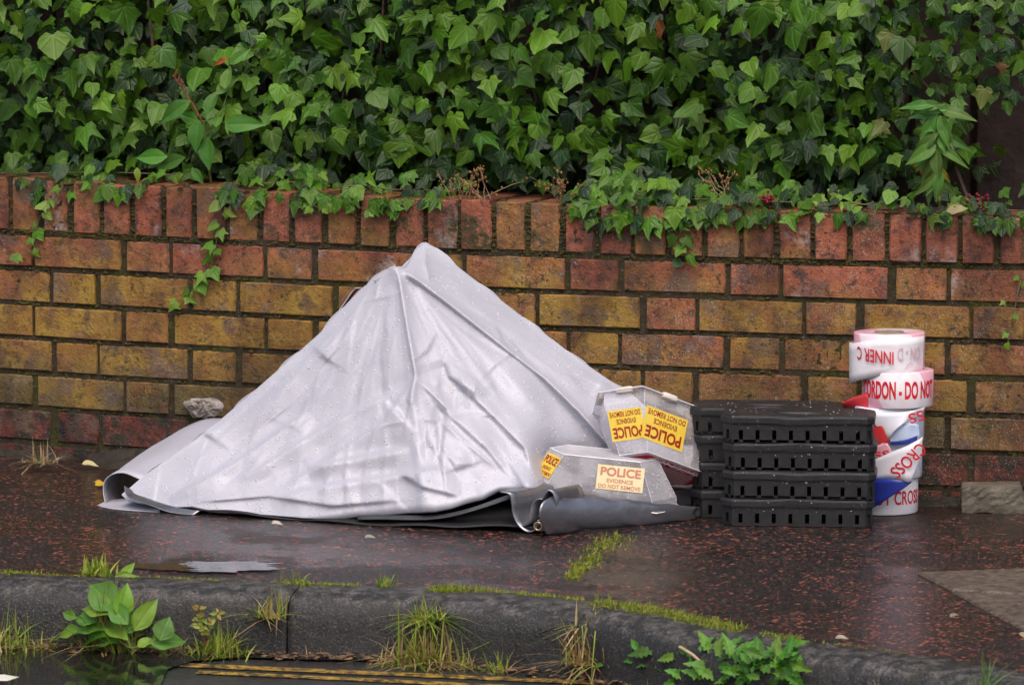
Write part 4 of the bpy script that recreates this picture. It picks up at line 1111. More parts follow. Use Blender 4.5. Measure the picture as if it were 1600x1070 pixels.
# ------------------------------------------------------------------ evidence covers
COVER = np.array([(-.098, -.068), (.098, -.068), (.138, 0), (.098, .068), (-.098, .068), (-.138, 0)])
def ring_pts(f, z, grow=0.0):
    out = []
    for x, y in COVER:
        L = math.hypot(x, y); out.append(np.array([x * f * (1 + grow / L), y * f * (1 + grow / L), z]))
    return out
def evidence_cover(name, Mx, label, stickers, pads, top=.70, H=.078, rim=.022, flange=.013, red=None):
    """clear six-sided cover, built right way up about its base centre, then set with matrix Mx"""
    T = thing(name, Mx.translation, label, 'evidence cover', 'clear evidence covers')
    Ml = np.array(Mx.to_3x3()); org = np.array(Mx.translation)
    tr = lambda V: (np.asarray(V) @ Ml.T) + org
    A = ring_pts(1, 0); B = ring_pts(.985, rim); C_ = ring_pts(top, rim + H); Fl = ring_pts(1, 0.0, flange)
    V = Fl + A + B + C_; Fc = []
    for i in range(6):
        j = (i + 1) % 6
        Fc += [(i, j, 6+j, 6+i), (6+i, 6+j, 12+j, 12+i), (12+i, 12+j, 18+j, 18+i)]
    Fc.append(tuple(range(18, 24)))
    o = part('shell', tr(V), Fc, CLEAR, T); 
    md = o.modifiers.new('thickness', 'SOLIDIFY'); md.thickness = .002; md.offset = 0
    # pale polished edges
    b = MB()
    for ring in (Fl, C_):
        b.tube([tuple(p) for p in tr(ring + [ring[0]])], .0012, 5)
    for i in range(6): b.tube([tuple(p) for p in tr([A[i], B[i], C_[i]])], .0007, 5)
    b.part('edges', CLEAR2, T)
    for fi, du, dv, w, h, flip, pale in stickers:
        i, j = fi, (fi + 1) % 6
        o0 = (B[i] + B[j]) / 2; o1 = (C_[i] + C_[j]) / 2; ux = (B[j] - B[i]); ux /= np.linalg.norm(ux); vy = o1 - o0; Ln = np.linalg.norm(vy); vy /= Ln; nn = np.cross(ux, vy)
        cc = o0 + vy * (Ln * dv) + ux * du
        if flip: ux, vy = -ux, -vy
        pt = lambda x, y, d: cc + ux * x + vy * y + nn * (.0022 + d)
        st_ = part('sticker', tr([pt(-w/2, -h/2, 0), pt(w/2, -h/2, 0), pt(w/2, h/2, 0), pt(-w/2, h/2, 0)]), [(0, 1, 2, 3)], YPALE if pale else YSTICK, T)
        st_['label'] = 'yellow label reading POLICE EVIDENCE DO NOT REMOVE'
        ink = PINKINK if pale else REDINK
        for s, wf, hf, yf, bd in (('POLICE', .86, .36, .24, .03), ('EVIDENCE', .56, .16, -.12, .015), ('DO NOT REMOVE', .90, .17, -.36, .015)):
            tv, tf = text_arrays(s, bd)
            part('lettering', tr([pt((a - .5) * wf * w, ((c - .5) * hf + yf) * h, .0006) for a, c in tv]), tf, ink, st_)
    for fi, t in pads:
        i, j = fi, (fi + 1) % 6; a = A[i] * (1 - t) + A[j] * t; f = Fl[i] * (1 - t) + Fl[j] * t; ux = A[j] - A[i]; ux /= np.linalg.norm(ux); c = (a + f) / 2; w = np.cross([0, 0, 1], ux)
        P_ = []
        for k in range(16):
            q = 2 * math.pi * k / 16; P_.append((ux * ((.012 if math.cos(q) > 0 else -.012) + .0050 * math.cos(q)) + w * .0050 * math.sin(q)))
        V = [c + p + np.array([0, 0, -.0042]) for p in P_] + [c + p + np.array([0, 0, .0042]) for p in P_] + [c + p * .8 + np.array([0, 0, .0056]) for p in P_]+ [c + p * .8 + np.array([0, 0, -.0056]) for p in P_]
        n = 16; Fc = [(k, (k+1) % n, n+(k+1) % n, n+k) for k in range(n)] + [(n+k, n+(k+1) % n, 2*n+(k+1) % n, 2*n+k) for k in range(n)] + [tuple(range(2*n, 3*n))] + [(3*n+k, 3*n+(k+1) % n, (k+1) % n, k) for k in range(n)] + [tuple(range(3*n, 4*n))[::-1]]
        part('foam_pad', tr(V), Fc, WHITE, T, True)
    if red: red(T, tr, C_, rim + H)
    return T, tr, (A, B, C_, Fl)
t = NT('polished_plastic_edge'); CLEAR2 = t.done(t.bsdf((.82, .80, .84), .2, spec=.6))
def cover_drops(T, tr, rings, n, seed):
    A, B, C_, Fl = rings; r = np.random.default_rng(seed); P = []; N = []
    for _ in range(n):
        i = int(r.integers(0, 6)); j = (i + 1) % 6; lo, hi = (B, C_) if r.random() < .75 else (Fl, A) if r.random() < .5 else (A, B)
        f, g = r.random(2); p = (lo[i] * (1-f) + lo[j] * f) * (1-g) + (hi[i] * (1-f) + hi[j] * f) * g
        nn = np.cross(lo[j] - lo[i], hi[i] - lo[i]); P.append(p + nn / np.linalg.norm(nn) * .001); N.append(nn)
    P = tr(np.array(P)); o = tr(np.zeros((1, 3))); N = tr(np.array(N)) - o
    drops('rain_drops', T, P, N, .0008, .0026, seed)
cam_az = math.atan2(CAM[1] + .35, CAM[0] - 1.2)          # from the heap towards the camera
# lower cover: sits behind the rolled edge, one long face to the camera
side = Vector((-math.sin(cam_az), math.cos(cam_az), 0)); tow = Vector((math.cos(cam_az), math.sin(cam_az), 0))
def seat(rot, idx, flip, target):
    """translation that brings flange corner idx to a surveyed point"""
    q = rot.to_3x3() @ Vector(ring_pts(1, 0.0, .013)[idx]); return Matrix.Translation(Vector(target) - q) @ rot
RZ = lambda a: Matrix.Rotation(a, 4, 'Z')
rot1 = Matrix.Rotation(math.radians(-5), 4, tow) @ Matrix.Rotation(math.radians(4), 4, side) @ RZ(cam_az + math.pi / 2 - math.radians(4)) @ Matrix.Diagonal((1.10, 1.0, .92, 1.0))
M1 = seat(rot1, 0, False, AT(838, 782, -.475))
r1 = evidence_cover('evidence_cover', M1, 'clear plastic evidence cover standing upright on the rolled edge of the sheet',
                    [(0, .036, .52, .084, .052, False, True), (5, .005, .60, .056, .050, False, False)], [(0, .62), (5, .35), (3, .5), (1, .5)])
cover_drops(*r1, 700, 51)
# upper cover: turned over, rim up, propped behind the other one
def red_label(T, tr, C_, z):
    c = np.array([0, 0, z + .003]); P_ = [c + (p - np.array([0, 0, p[2]])) * .93 for p in C_]; P_ = [np.array([p[0], p[1], z + .003]) for p in P_]
    lb = part('red_label', tr(P_), [tuple(range(6))], REDLBL, T); lb['label'] = 'red six-sided label with white print on the small end of the cover'
    q = [np.array([p[0] * .80, p[1] * .80, z + .0036]) for p in P_]
    b = MB()
    for i in range(6): b.tube([tuple(x) for x in tr([q[i], q[(i + 1) % 6]])], .0010, 4)
    for k in range(7):
        y = -.022 + k * .007; b.add(tr([(-.056, y, z + .0036), (.05, y, z + .0036), (.05, y + .003, z + .0036), (-.056, y + .003, z + .0036)]), [(0, 1, 2, 3)])
    tv, tf = text_arrays('SCENES', .02)
    b.add(tr([((a - .5) * .10, -.043 + c * .016, z + .0036) for a, c in tv]), tf)
    b.part('white_print', WLBL, lb)
rot2 = Matrix.Scale(1.10, 4) @ Matrix.Rotation(math.radians(-4), 4, tow) @ Matrix.Rotation(math.radians(-33), 4, side) @ RZ(cam_az + math.pi / 2 + math.radians(34)) @ Matrix.Rotation(math.pi, 4, 'Y')
M2 = seat(rot2, 1, True, AT(1004, 603, -.36))
r2 = evidence_cover('evidence_cover', M2, 'upturned clear evidence cover with two bright yellow labels leaning behind the upright one',
                    [(0, .045, .42, .092, .060, False, False), (1, .002, .42, .066, .056, False, False)], [(0, .72), (1, .45), (2, .3), (4, .5)], H=.085, red=red_label)
cover_drops(*r2, 700, 52)

# ------------------------------------------------------------------ black stepping plates
PW, PD, PH = .294, .125, .060
def plate_outline(w, d, c=.020):
    return [(-w/2+c, -d/2), (w/2-c*.6, -d/2), (w/2, -d/2+c*.6), (w/2, d/2-c), (w/2-c, d/2), (-w/2+c, d/2), (-w/2, d/2-c), (-w/2, -d/2+c)]
def plate_meshes(wavy, seed):
    ol = plate_outline(PW - .002, PD - .002); core = plate_outline(PW - .034, PD - .034)
    b = MB(); b.prism(core, .032, .047)
    # upper band and the ribs between the open slots
    n = len(ol); inner = plate_outline(PW - .013, PD - .013)
    for i in range(n):
        p, q = np.array(ol[i]), np.array(ol[(i+1) % n]); L = np.linalg.norm(q - p); k = max(1, int(round(L / .0335))) if L > .03 else 1
        u = (q - p) / L; nrm = np.array([u[1], -u[0]]); sw = .0080
        def slab(a0, a1, z0, z1):
            A_, B_ = p + u * a0, p + u * a1; C2, D2 = B_ - nrm * .0140, A_ - nrm * .0140
            b.add([(*A_, z0), (*B_, z0), (*C2, z0), (*D2, z0), (*A_, z1), (*B_, z1), (*C2, z1), (*D2, z1)], [(0,3,2,1),(4,5,6,7),(0,1,5,4),(1,2,6,5),(2,3,7,6),(3,0,4,7)])
        slab(0, L, .0270, .0485)
        edges = [0.0]; rr_ = random.Random(seed + i)
        for s in range(k):
            c = L * (s + .5) / k; edges += [c - sw / 2, c + sw / 2]
        edges.append(L)
        for s in range(0, len(edges), 2): slab(edges[s], edges[s + 1], 0.0, .0272)
        slab(.002, L - .002, .0006, .0060)
    body = mesh('body', b.V, b.F, RUBBER)
    lo = plate_outline(PW + .005, PD + .005, .022); V = []; Fc = []; N = 0
    def dens(poly, m=14):
        out = []
        for i in range(len(poly)):
            p, q = np.array(poly[i]), np.array(poly[(i+1) % len(poly)]); k = m if np.linalg.norm(q - p) > .1 else 3
            out += [p + (q - p) * j / k for j in range(k)]
        return out
    P0 = dens(lo); m = len(P0); r = random.Random(seed)
    def wv(p, z): return z + wavy * math.exp(-((p[0] - .0) / .035) ** 2) * (1 if p[1] < 0 else 0) + r.uniform(-.0006, .0006)
    for sc, z in ((1.0, .0410), (1.006, .0430), (1.006, .0530), (.986, .0580), (.93, .0592)):
        V += [(p[0] * sc, p[1] * sc, wv(p, z)) for p in P0]
    for lvl in range(4):
        for i in range(m): Fc.append((lvl*m+i, lvl*m+(i+1) % m, (lvl+1)*m+(i+1) % m, (lvl+1)*m+i))
    Fc.append(tuple(range(4*m, 5*m))); Fc.append(tuple(range(m))[::-1])
    lip = mesh('lip', V, Fc, RUBBER)
    V = []; Fc = []; k = 28
    for f, z in ((1.0, .0588), (.95, .0625), (.84, .0640), (.0, .0642)):
        for i in range(k):
            q = 2 * math.pi * i / k; V.append((.052 * f * math.copysign(abs(math.cos(q)) ** .7, math.cos(q)), .034 * f * math.sin(q), z))
    for l in range(3):
        for i in range(k): Fc.append((l*k+i, l*k+(i+1) % k, (l+1)*k+(i+1) % k, (l+1)*k+i))
    return body, lip, mesh('boss', V, Fc, RUBBER, True)
PM = [plate_meshes(-.0028, 3), plate_meshes(.0042, 8)]
ordn = ['bottom', 'second from the bottom', 'second from the top', 'top']
def plate_stack(px, py, Yb, rot, who):
    F0 = G(px, py); c0 = None
    for k in range(4):
        jx, jy, jr = random.uniform(-.003, .003), random.uniform(-.003, .003), random.uniform(-.012, .012)
        ang_ = rot + jr; fl = np.array([-PW / 2, -PD / 2 ]); R2 = np.array([[math.cos(ang_), -math.sin(ang_)], [math.sin(ang_), math.cos(ang_)]])
        c = F0[:2] - R2 @ fl + np.array([jx, jy])
        T = thing('stepping_plate', (c[0], c[1], .001 + k * .0550), f'black slotted plastic plate, {ordn[k]} of the {who}', 'plate', 'black slotted plates in two stacks', ang_)
        bm_, lm_, om_ = PM[(k + (who == 'front stack')) % 2]
        T.scale = (1, 1, .912); link('body', bm_, T); link('lip', lm_, T)
        if k == 3: link('boss', om_, T)
        if k == 3 or True:
            P = []; N = []; r = np.random.default_rng(k + int(px))
            for _ in range(90 if k == 3 else 40):
                if k == 3 and r.random() < .75: P.append((r.uniform(-.14, .14), r.uniform(-.055, .055), .0602)); N.append((0, 0, 1))
                else: P.append((r.uniform(-.13, .13), -PD / 2 - .0025 * (r.random() > .4), r.uniform(.031, .057))); N.append((0, -1, .2)); 
                if N[-1][1] < 0: P[-1] = (P[-1][0], -PD/2 - (.0027 if P[-1][2] > .0475 else .0002), P[-1][2])
            o_ = drops('rain_drops', None, np.array(P, float), np.array(N, float), .0006, .0020, k + 7); o_.parent = T
plate_stack(1128, 822, None, math.radians(14), 'front stack')
plate_stack(1080, 808, None, math.radians(14), 'rear stack')

# ------------------------------------------------------------------ barrier tape rolls
def roll(px, z0, dY, mat, label, R=.0705, H=.0705, tilt=(0, 0), Y=-.085):
    P = AT(px, 700, Y + dY); c = np.array([P[0], P[1], z0])
    T = thing('tape_roll', c, label, 'tape roll', 'rolls of cordon tape in one stack')
    n = 64; V = []; UV = []; Fc = []
    rx, ry = tilt
    wob = [R * (1 + .006 * math.sin(5 * a + px) ) for a in np.linspace(0, 2 * math.pi, n, endpoint=False)]
    prof_ = [(.42, .001), (.42, .0), (.985, .0), (1, .0015), (1, H - .0015), (.985, H), (.60, H - .001), (.42, H - .0005), (.42, .001)]
    for f, z in prof_:
        for i in range(n):
            a = 2 * math.pi * i / n; r_ = wob[i] * f
            V.append((r_ * math.cos(a), r_ * math.sin(a), z + rx * r_ * math.cos(a) + ry * r_ * math.sin(a))); UV.append((a * R, z))
    for l in range(len(prof_) - 1):
        for i in range(n): Fc.append((l*n+i, l*n+(i+1) % n, (l+1)*n+(i+1) % n, (l+1)*n+i))
    m = mesh('tape', V, Fc, mat, True); l = m.uv_layers.new(name='UVMap')
    for lp in m.loops: l.data[lp.index].uv = UV[lp.vertex_index]
    o = link('tape', m, T)
    # card core
    V = []; Fc = []; k = 32
    for f, z in ((.42, .002), (.42, H + .0006), (.36, H + .0006), (.36, .002)):
        for i in range(k):
            a = 2 * math.pi * i / k; V.append((R * f * math.cos(a), R * f * math.sin(a), z + rx * R * f * math.cos(a) + ry * R * f * math.sin(a)))
    for l in range(3):
        for i in range(k): Fc.append((l*k+i, l*k+(i+1) % k, (l+1)*k+(i+1) % k, (l+1)*k+i))
    link('core', mesh('core', V, Fc, CORE, True), T)
    return T, c
def wrap_text(T, c, s, mat, ang0, w, h, zc, R, flip=False, bold=.02, dr=.0007, skew=0.0, name='lettering', parent=None):
    tv, tf = text_arrays(s, bold); toc = math.atan2(CAM[1] - c[1], CAM[0] - c[0]); V = []
    for a, b_ in tv:
        x = (a - .5) * w; y = (b_ - .5) * h
        if flip: x, y = -x, -y
        th = toc + ang0 + x / R; rr_ = R + dr
        V.append((rr_ * math.cos(th), rr_ * math.sin(th), zc + y + skew * x))
    V = np.array(V) + c[None]
    return part(name, V, tf, mat, parent or T)
SP = .0712
R5, c5 = roll(1380, .001, 0, TW, 'bottom roll of white cordon tape reading NOT CROSS, standing on the pavement')
wrap_text(R5, c5, 'NOT CROSS', TAPERED, .42, .125, .028, .034, .0705)
R4, c4 = roll(1386, .001 + SP, .002, TB, 'second roll from the ground, wrapped in loose white and blue tape reading CROSS')
R3, c3 = roll(1388, .001 + 2 * SP, .0, TB, 'middle roll of the tape stack, pale blue and white with loose red ends')
R2_, c2 = roll(1402, .001 + 3 * SP, -.004, TP, 'pink and white roll reading CORDON DO NOT, second from the top', tilt=(.02, .0))
wrap_text(R2_, c2, 'CORDON - DO NOT', TAPERED, .02, .175, .036, .037, .0705, bold=.035)
R1, c1 = roll(1388, .001 + 4 * SP + .003, .0, TP, 'top roll of the tape stack reading INNER upside down', tilt=(.01, .0))
# loose strips (closed film with a little thickness)
def film(T, pts_top, pts_bot, mat, name='loose_tape', sub=10, label=None, wr=.0008):
    a = catmull(pts_top, sub); b = catmull(pts_bot, sub); n = min(len(a), len(b)); a, b = a[:n], b[:n]; V = []; Fc = []; m = 6
    for j in range(m): V.append(a * (1 - j / (m-1)) + b * (j / (m-1)))
    V = np.concatenate(V); V += wr * np.stack([sines(V * 60, 1, 70 + q) for q in range(3)], 1)
    for j in range(m - 1):
        for i in range(n - 1): q = j*n+i; Fc.append((q, q+1, q+n+1, q+n))
    o = part(name, V, Fc, mat, T, True); md = o.modifiers.new('thickness', 'SOLIDIFY'); md.thickness = .0006
    uvl = o.data.uv_layers.new(name='UVMap')
    if label: o['label'] = label
    return o
def cyl(c, ang, z, R):
    toc = math.atan2(CAM[1] - c[1], CAM[0] - c[0]); return np.array([c[0] + R * math.cos(toc + ang), c[1] + R * math.sin(toc + ang), z])
# top roll: outer turn slipped down and standing off at the left
zt = c1[2]
angs = [1.25, .8, .3, -.2, -.7, -1.15, -1.6, -2.0]
lo_ = [(.0725, .000), (.0725, .000), (.0725, -.001), (.0735, -.003), (.0755, -.008), (.079, -.014), (.080, -.018), (.078, -.02)]
film(R1, [cyl(c1, a, zt + .066 + d, r) for a, (r, d) in zip(angs, lo_)], [cyl(c1, a, zt - .004 + d * 1.6, r * (1 - .02)) for a, (r, d) in zip(angs, lo_)], TW, label='slipped outer turn of white tape')
wrap_text(R1, c1, 'INNER C', TAPERED, -.42, .082, .026, .030, .0765, flip=True, skew=-.09, bold=.012)
wrap_text(R1, c1, 'ON - D', TAPEFADE, .60, .055, .026, .034, .0735, flip=True, bold=.01)
# twisted ends hanging round the two lower rolls
def A2(x, y, off): 
    return AT(x, y, -.085 - off)
film(R3, [A2(1308, 634, .02), A2(1330, 622, .04), A2(1352, 614, .055)], [A2(1330, 642, .02), A2(1350, 640, .05), A2(1375, 640, .07)], T_RED, label='red end of tape sticking out above the plates')
film(R3, [A2(1340, 640, .066), A2(1365, 644, .075), A2(1378, 662, .082), A2(1392, 688, .085)], [A2(1340, 700, .06), A2(1355, 700, .072), A2(1366, 698, .078), A2(1380, 694, .083)], T_RED, label='red folded end of tape beside the plates')
film(R3, [A2(1350, 640, .076), A2(1390, 644, .084), A2(1425, 641, .080), A2(1445, 636, .055)], [A2(1385, 688, .080), A2(1392, 682, .088), A2(1408, 664, .090), A2(1440, 648, .06)], T_WHITE, label='white turn of tape slanting across the middle roll')
film(R3, [A2(1390, 686, .082), A2(1402, 668, .083), A2(1420, 660, .078), A2(1434, 664, .072)], [A2(1391, 692, .082), A2(1408, 691, .083), A2(1424, 688, .079), A2(1436, 682, .073)], T_PALE)
film(R3, [A2(1392, 690, .085), A2(1412, 688, .086), A2(1433, 680, .080)], [A2(1392, 694, .085), A2(1412, 694, .086), A2(1433, 688, .080)], T_BLUE, wr=.0002)
film(R4, [A2(1345, 694, .076), A2(1368, 696, .082), A2(1385, 692, .083), A2(1394, 706, .083)], [A2(1345, 720, .076), A2(1366, 722, .080), A2(1380, 716, .083), A2(1396, 712, .083)], T_PINK)
film(R4, [A2(1352, 724, .08), A2(1380, 712, .09), A2(1410, 700, .093), A2(1432, 688, .084), A2(1441, 682, .070)], [A2(1352, 752, .08), A2(1380, 748, .09), A2(1405, 748, .094), A2(1424, 750, .088), A2(1440, 708, .070)], T_WHITE, label='twisted white tape reading CROSS')
film(R4, [A2(1345, 744, .082), A2(1375, 747, .092), A2(1400, 749, .094), A2(1425, 751, .086)], [A2(1345, 802, .078), A2(1366, 792, .090), A2(1392, 776, .094), A2(1423, 754, .086)], T_BLUE, label='deep blue folded end of tape')
def flat_text(T, s, x0, y0, x1, y1, hpx, Y, mat, flip=False, bold=.012):
    tv, tf = text_arrays(s, bold); dx, dy = x1 - x0, y1 - y0; L = math.hypot(dx, dy); ux, uy = dx / L, dy / L; V = []
    for a, b_ in tv:
        if flip: a, b_ = 1 - a, 1 - b_
        V.append(A2(x0 + ux * a * L + uy * (b_ - .5) * hpx, y0 + uy * a * L - ux * (b_ - .5) * hpx, Y + .012 * math.sin(a * math.pi * .5) * 0))
    part('lettering', V, tf, mat, T)
flat_text(R4, 'CROSS', 1396, 741, 1443, 697, 20, .0955, TAPERED, flip=True)
flat_text(R4, 'SS', 1366, 712, 1390, 708, 11, .0845, TAPERED)
flat_text(R3, 'SS', 1420, 655, 1444, 648, 16, .0935, TAPERED, flip=True)
# the paper-white knob peeping over the plates
T = thing('white_pad', AT(1288, 632, -.13), 'small white rounded pad showing just above the rear of the black plates', 'pad')
P0 = AT(1288, 637, -.13); V = []; Fc = []; n = 14
for l, (f, z) in enumerate(((1.0, -.24), (1.0, .003), (.86, .008), (.4, .0105), (.01, .011))):
    for i in range(n):
        a = 2 * math.pi * i / n; V.append(P0 + np.array([.013 * f * math.cos(a), .010 * f * math.sin(a), z]))
for l in range(4):
    for i in range(n): Fc.append((l*n+i, l*n+(i+1) % n, (l+1)*n+(i+1) % n, (l+1)*n+i))
part('pad', V, Fc, WHITE, T, True)

# ------------------------------------------------------------------ loose brick, fallen leaves, litter
P0 = (G(1490, 801) + G(1594, 803)) / 2; T = thing('loose_brick', (P0[0], P0[1] + .05, 0), 'grey brown loose concrete brick lying on the pavement at the right', 'brick', None, math.radians(14))
w, d, h = .128, .095, .052; b = MB(); r = random.Random(4); m_ = 8; V = []; Fc = []
import itertools
def lump(w, d, h, nx=12, ny=8, nz=6):
    V = []; Fc = []; idx = {}
    def vid(i, j, k):
        if (i, j, k) not in idx:
            x, y, z = i / nx * 2 - 1, j / ny * 2 - 1, k / nz * 2 - 1
            p = np.array([x, y, z]); q = np.sign(p) * np.minimum(np.abs(p), 1); L = (abs(x) ** 22 + abs(y) ** 22 + abs(z) ** 22) ** (1 / 22)
            p = p / max(L, 1e-6) if L > 0 else p
            p = p * np.array([w / 2, d / 2, h / 2]) + np.array([r.uniform(-1, 1), r.uniform(-1, 1), r.uniform(-1, 1)]) * .0016
            if x > .9 and z > 0: p[0] -= .012 * z
            idx[i, j, k] = len(V); V.append((p[0], p[1], p[2] + h / 2))
        return idx[i, j, k]
    for i, j in itertools.product(range(nx), range(ny)):
        for k in (0, nz): Fc.append((vid(i,j,k), vid(i+1,j,k), vid(i+1,j+1,k), vid(i,j+1,k))[::(1 if k else -1)])
    for i, k in itertools.product(range(nx), range(nz)):
        for j in (0, ny): Fc.append((vid(i,j,k), vid(i+1,j,k), vid(i+1,j,k+1), vid(i,j,k+1))[::(-1 if j else 1)])
    for j, k in itertools.product(range(ny), range(nz)):
        for i in (0, nx): Fc.append((vid(i,j,k), vid(i,j+1,k), vid(i,j+1,k+1), vid(i,j,k+1))[::(1 if i else -1)])
    return V, Fc
V, Fc = lump(w, d, h); link('block', mesh('block', V, Fc, STONE), T)
def fallen_leaf(x, y, L, col, label, ang_=0.0, z=0.0, kind=0):
    P0 = G(x, y, z); T = thing('fallen_leaf', P0, label, 'leaf', 'leaves fallen on the pavement')
    put_leaf([ELM[2], LM[3], ELM[0]][kind], P0 + np.array([0, 0, .006]), (random.uniform(-.3, .3), -.5, .8), (math.cos(ang_), math.sin(ang_), .05), L, col, T, name='blade')
fallen_leaf(128, 729, .034, (.62, .55, .28), 'cream fallen leaf at the foot of the wall left of the sheet', .2, .006)
fallen_leaf(150, 759, .020, (.62, .36, .02), 'yellow and orange fallen leaf beside the left end of the sheet', .3, .004, 1)
fallen_leaf(58, 727, .014, (.14, .28, .04), 'tiny green leaf on the soil below the dry grass', .2, .01)
fallen_leaf(424, 822, .022, (.6, .55, .47), 'small pale leaf on the pavement in front of the sheet', .1)
fallen_leaf(1455, 783, .016, (.32, .06, .02), 'small red leaf on the pavement between the tape and the loose brick', .5)
fallen_leaf(1484, 969, .020, (.33, .25, .2), 'pinkish dead leaf on the pavement near the slabs', .9)
fallen_leaf(1305, 1002, .022, (.42, .36, .28), 'pale dead leaf behind the kerb near the dandelion patch', .2)
fallen_leaf(1592, 994, .022, (.45, .33, .2), 'tan dead leaf behind the kerb at the right edge', -.3)
fallen_leaf(570, 844, .020, (.40, .38, .30), 'greyish dead leaf in front of the dark hem', .1)
T = thing('litter_scrap', G(12, 1058, ROADZ), 'white scrap of litter on the road at the left edge', 'litter'); q = [G(-20, 1055, ROADZ + .012), G(6, 1053, ROADZ + .016), G(30, 1057, ROADZ + .012), G(12, 1063, ROADZ + .013), G(-18, 1063, ROADZ + .012)]
part('scrap', q, [(0, 1, 2, 3, 4)], PAPER, T)

# ------------------------------------------------------------------ grass, moss and weeds
def blades(M_, P0, n, h, spread, cols, lean=.6, width=.0024, r=random, down=0.0, fan=None):
    """tapering bent grass blades into a Mass"""
    for _ in range(n):
        p = np.asarray(P0) + np.array([r.gauss(0, spread), r.gauss(0, spread * .6), 0])
        a = r.uniform(0, 2 * math.pi); l = abs(r.gauss(0, lean)); L = h * r.uniform(.3, 1.15); w = width * r.uniform(.6, 1.2)
        l *= r.uniform(.7, 2.2); d = np.array([math.cos(a) * l, math.sin(a) * l * .7, 1.0 - down * r.random()]); d /= np.linalg.norm(d)
        s = np.array([-math.sin(a + .5), math.cos(a + .5), 0]) * w * .5
        bend = np.array([math.cos(a) * l * .6, math.sin(a) * l * .5, -.45 * l])
        V = []; k = 4
        for j in range(k):
            f = j / (k - 1); c = p + d * L * f + bend * L * f * f; ww = (1 - f ** 1.6) + .05; V += [c - s * ww, c + s * ww]
        Fc = [(2*j, 2*j+1, 2*j+3, 2*j+2) for j in range(k - 1)]
        col = r.choice(cols); f = r.uniform(.8, 1.2)
        M_.V.append(np.array(V)); M_.F += [tuple(i + M_.n for i in q) for q in Fc]; M_.U.append(np.zeros((len(V), 2))); M_.C.append(np.tile((*(q * f for q in col), 1), (len(V), 1))); M_.n += len(V)
GR = [(.17, .27, .03), (.26, .33, .045), (.36, .38, .07)]; DRY = [(.50, .38, .19), (.40, .28, .13), (.28, .17, .08)]; MS = [(.16, .22, .02), (.24, .28, .03), (.30, .31, .05)]
def clump(x, y, n, hpx, spread, label, cols=GR, lean=.55, z=0.0, name='grass_tuft', cat='grass', off=None, extra=None, width=.0026, down=0.):
    P0 = G(x, y, z)
    if z < 0:
        q = kerb_at(x)[0]; fr = .137 if z < -.02 else .10; P0 = np.array([q[0], q[1] - fr - (.012 if z == ROADZ else 0), z])
    T = thing(name, P0, label, cat, 'tufts and weeds along the kerb'); M_ = Mass(); blades(M_, P0, int(n * 1.7), hpx / 820 * 1.1, spread, cols, lean, width * 1.35, down=down)
    if extra: extra(M_, P0)
    M_.part('blades', BLADE, T, False); return T, P0
# moss and fine grass along the back of the kerb
M_ = Mass()
def moss_line(x0, x1, n, h, dx=.012, cols=MS, off=(-.012, .012)):
    for _ in range(n):
        q, _t = kerb_at(random.uniform(x0, x1)); blades(M_, (q[0], q[1] + random.uniform(*off), .001), 3, h * random.uniform(.5, 1.1), .004, cols, .5, .0022)
moss_line(-60, 70, 130, .012); moss_line(70, 350, 150, .006); moss_line(190, 560, 220, .006); moss_line(470, 560, 60, .008)
moss_line(675, 760, 260, .016, off=(-.03, .02)); moss_line(740, 910, 330, .012); moss_line(930, 1160, 700, .018, off=(-.05, .02)); moss_line(1190, 1250, 90, .010, off=(-.03, .02)); moss_line(1260, 1420, 30, .006)
tag(M_.part('kerb_moss', BLADE, None, False), 'bright green moss and fine grass along the back of the kerb', 'moss', None, 'stuff')
M_ = Mass()
for k in range(520):
    f = random.random()
    if .40 < f < .46: continue
    x, y = 960 - 68 * f, 838 + 66 * f; wd = 13 * math.sin(min(1, f * 1.6 + .25) * math.pi * .8) * (.5 if f > .75 else 1) + 3
    blades(M_, G(x + random.gauss(0, wd), y + random.gauss(0, 2.5)), 2, .012 * random.uniform(.5, 1.2), .003, MS, .6, .0024)
tag(M_.part('crack_moss', BLADE, None, False), 'strip of bright moss in the pavement crack below the rolled edge', 'moss', None, 'stuff')
# grass and weeds in the gutter and kerb joints
F_ = lambda x, y: (x, y)
clump(45, 1005, 190, 62, .045, 'yellow green grass tuft in the gutter at the far left', z=ROADZ, cols=GR + DRY[:1], lean=.8)
clump(228, 985, 110, 105, .022, 'grass growing up behind the broad leaves at the kerb', z=ROADZ, cols=GR + DRY)
clump(390, 1005, 110, 50, .024, 'spiky yellow green grass tuft below the first kerb joint', z=ROADZ)
clump(465, 985, 50, 45, .014, 'grass sprouting from the first kerb joint', z=-.04, cols=GR + DRY, lean=.9)
clump(463, 915, 26, 22, .012, 'tiny sprig on top of the first kerb joint', lean=.5)
clump(712, 1010, 150, 85, .026, 'large straggling grass tuft in the middle kerb joint', z=ROADZ, cols=GR + DRY, lean=.75, off=(0, -.005, 0))
clump(706, 950, 90, 40, .016, 'grass at the head of the middle kerb joint', z=-.03, lean=.9, down=1.2)
clump(690, 1032, 70, 40, .03, 'matted dead grass at the foot of the middle kerb joint', z=ROADZ, cols=DRY, lean=1.2)
clump(820, 1040, 14, 40, .010, 'thin grass sprig below the right middle kerb stone', z=ROADZ)
clump(955, 1015, 80, 62, .016, 'straw coloured grass in the joint left of the dandelions', z=ROADZ + .03, cols=DRY + [(.20, .24, .05)], lean=.6, down=1.0)
clump(950, 955, 60, 40, .014, 'green and straw grass at the head of that joint left of the dandelions', z=-.02, cols=GR + DRY, lean=.8, down=1.4)
clump(1570, 1058, 26, 70, .010, 'tall grass sprig on the kerb at the right edge', z=-.03, cols=[(.10, .22, .04), (.14, .26, .05)], lean=.35)
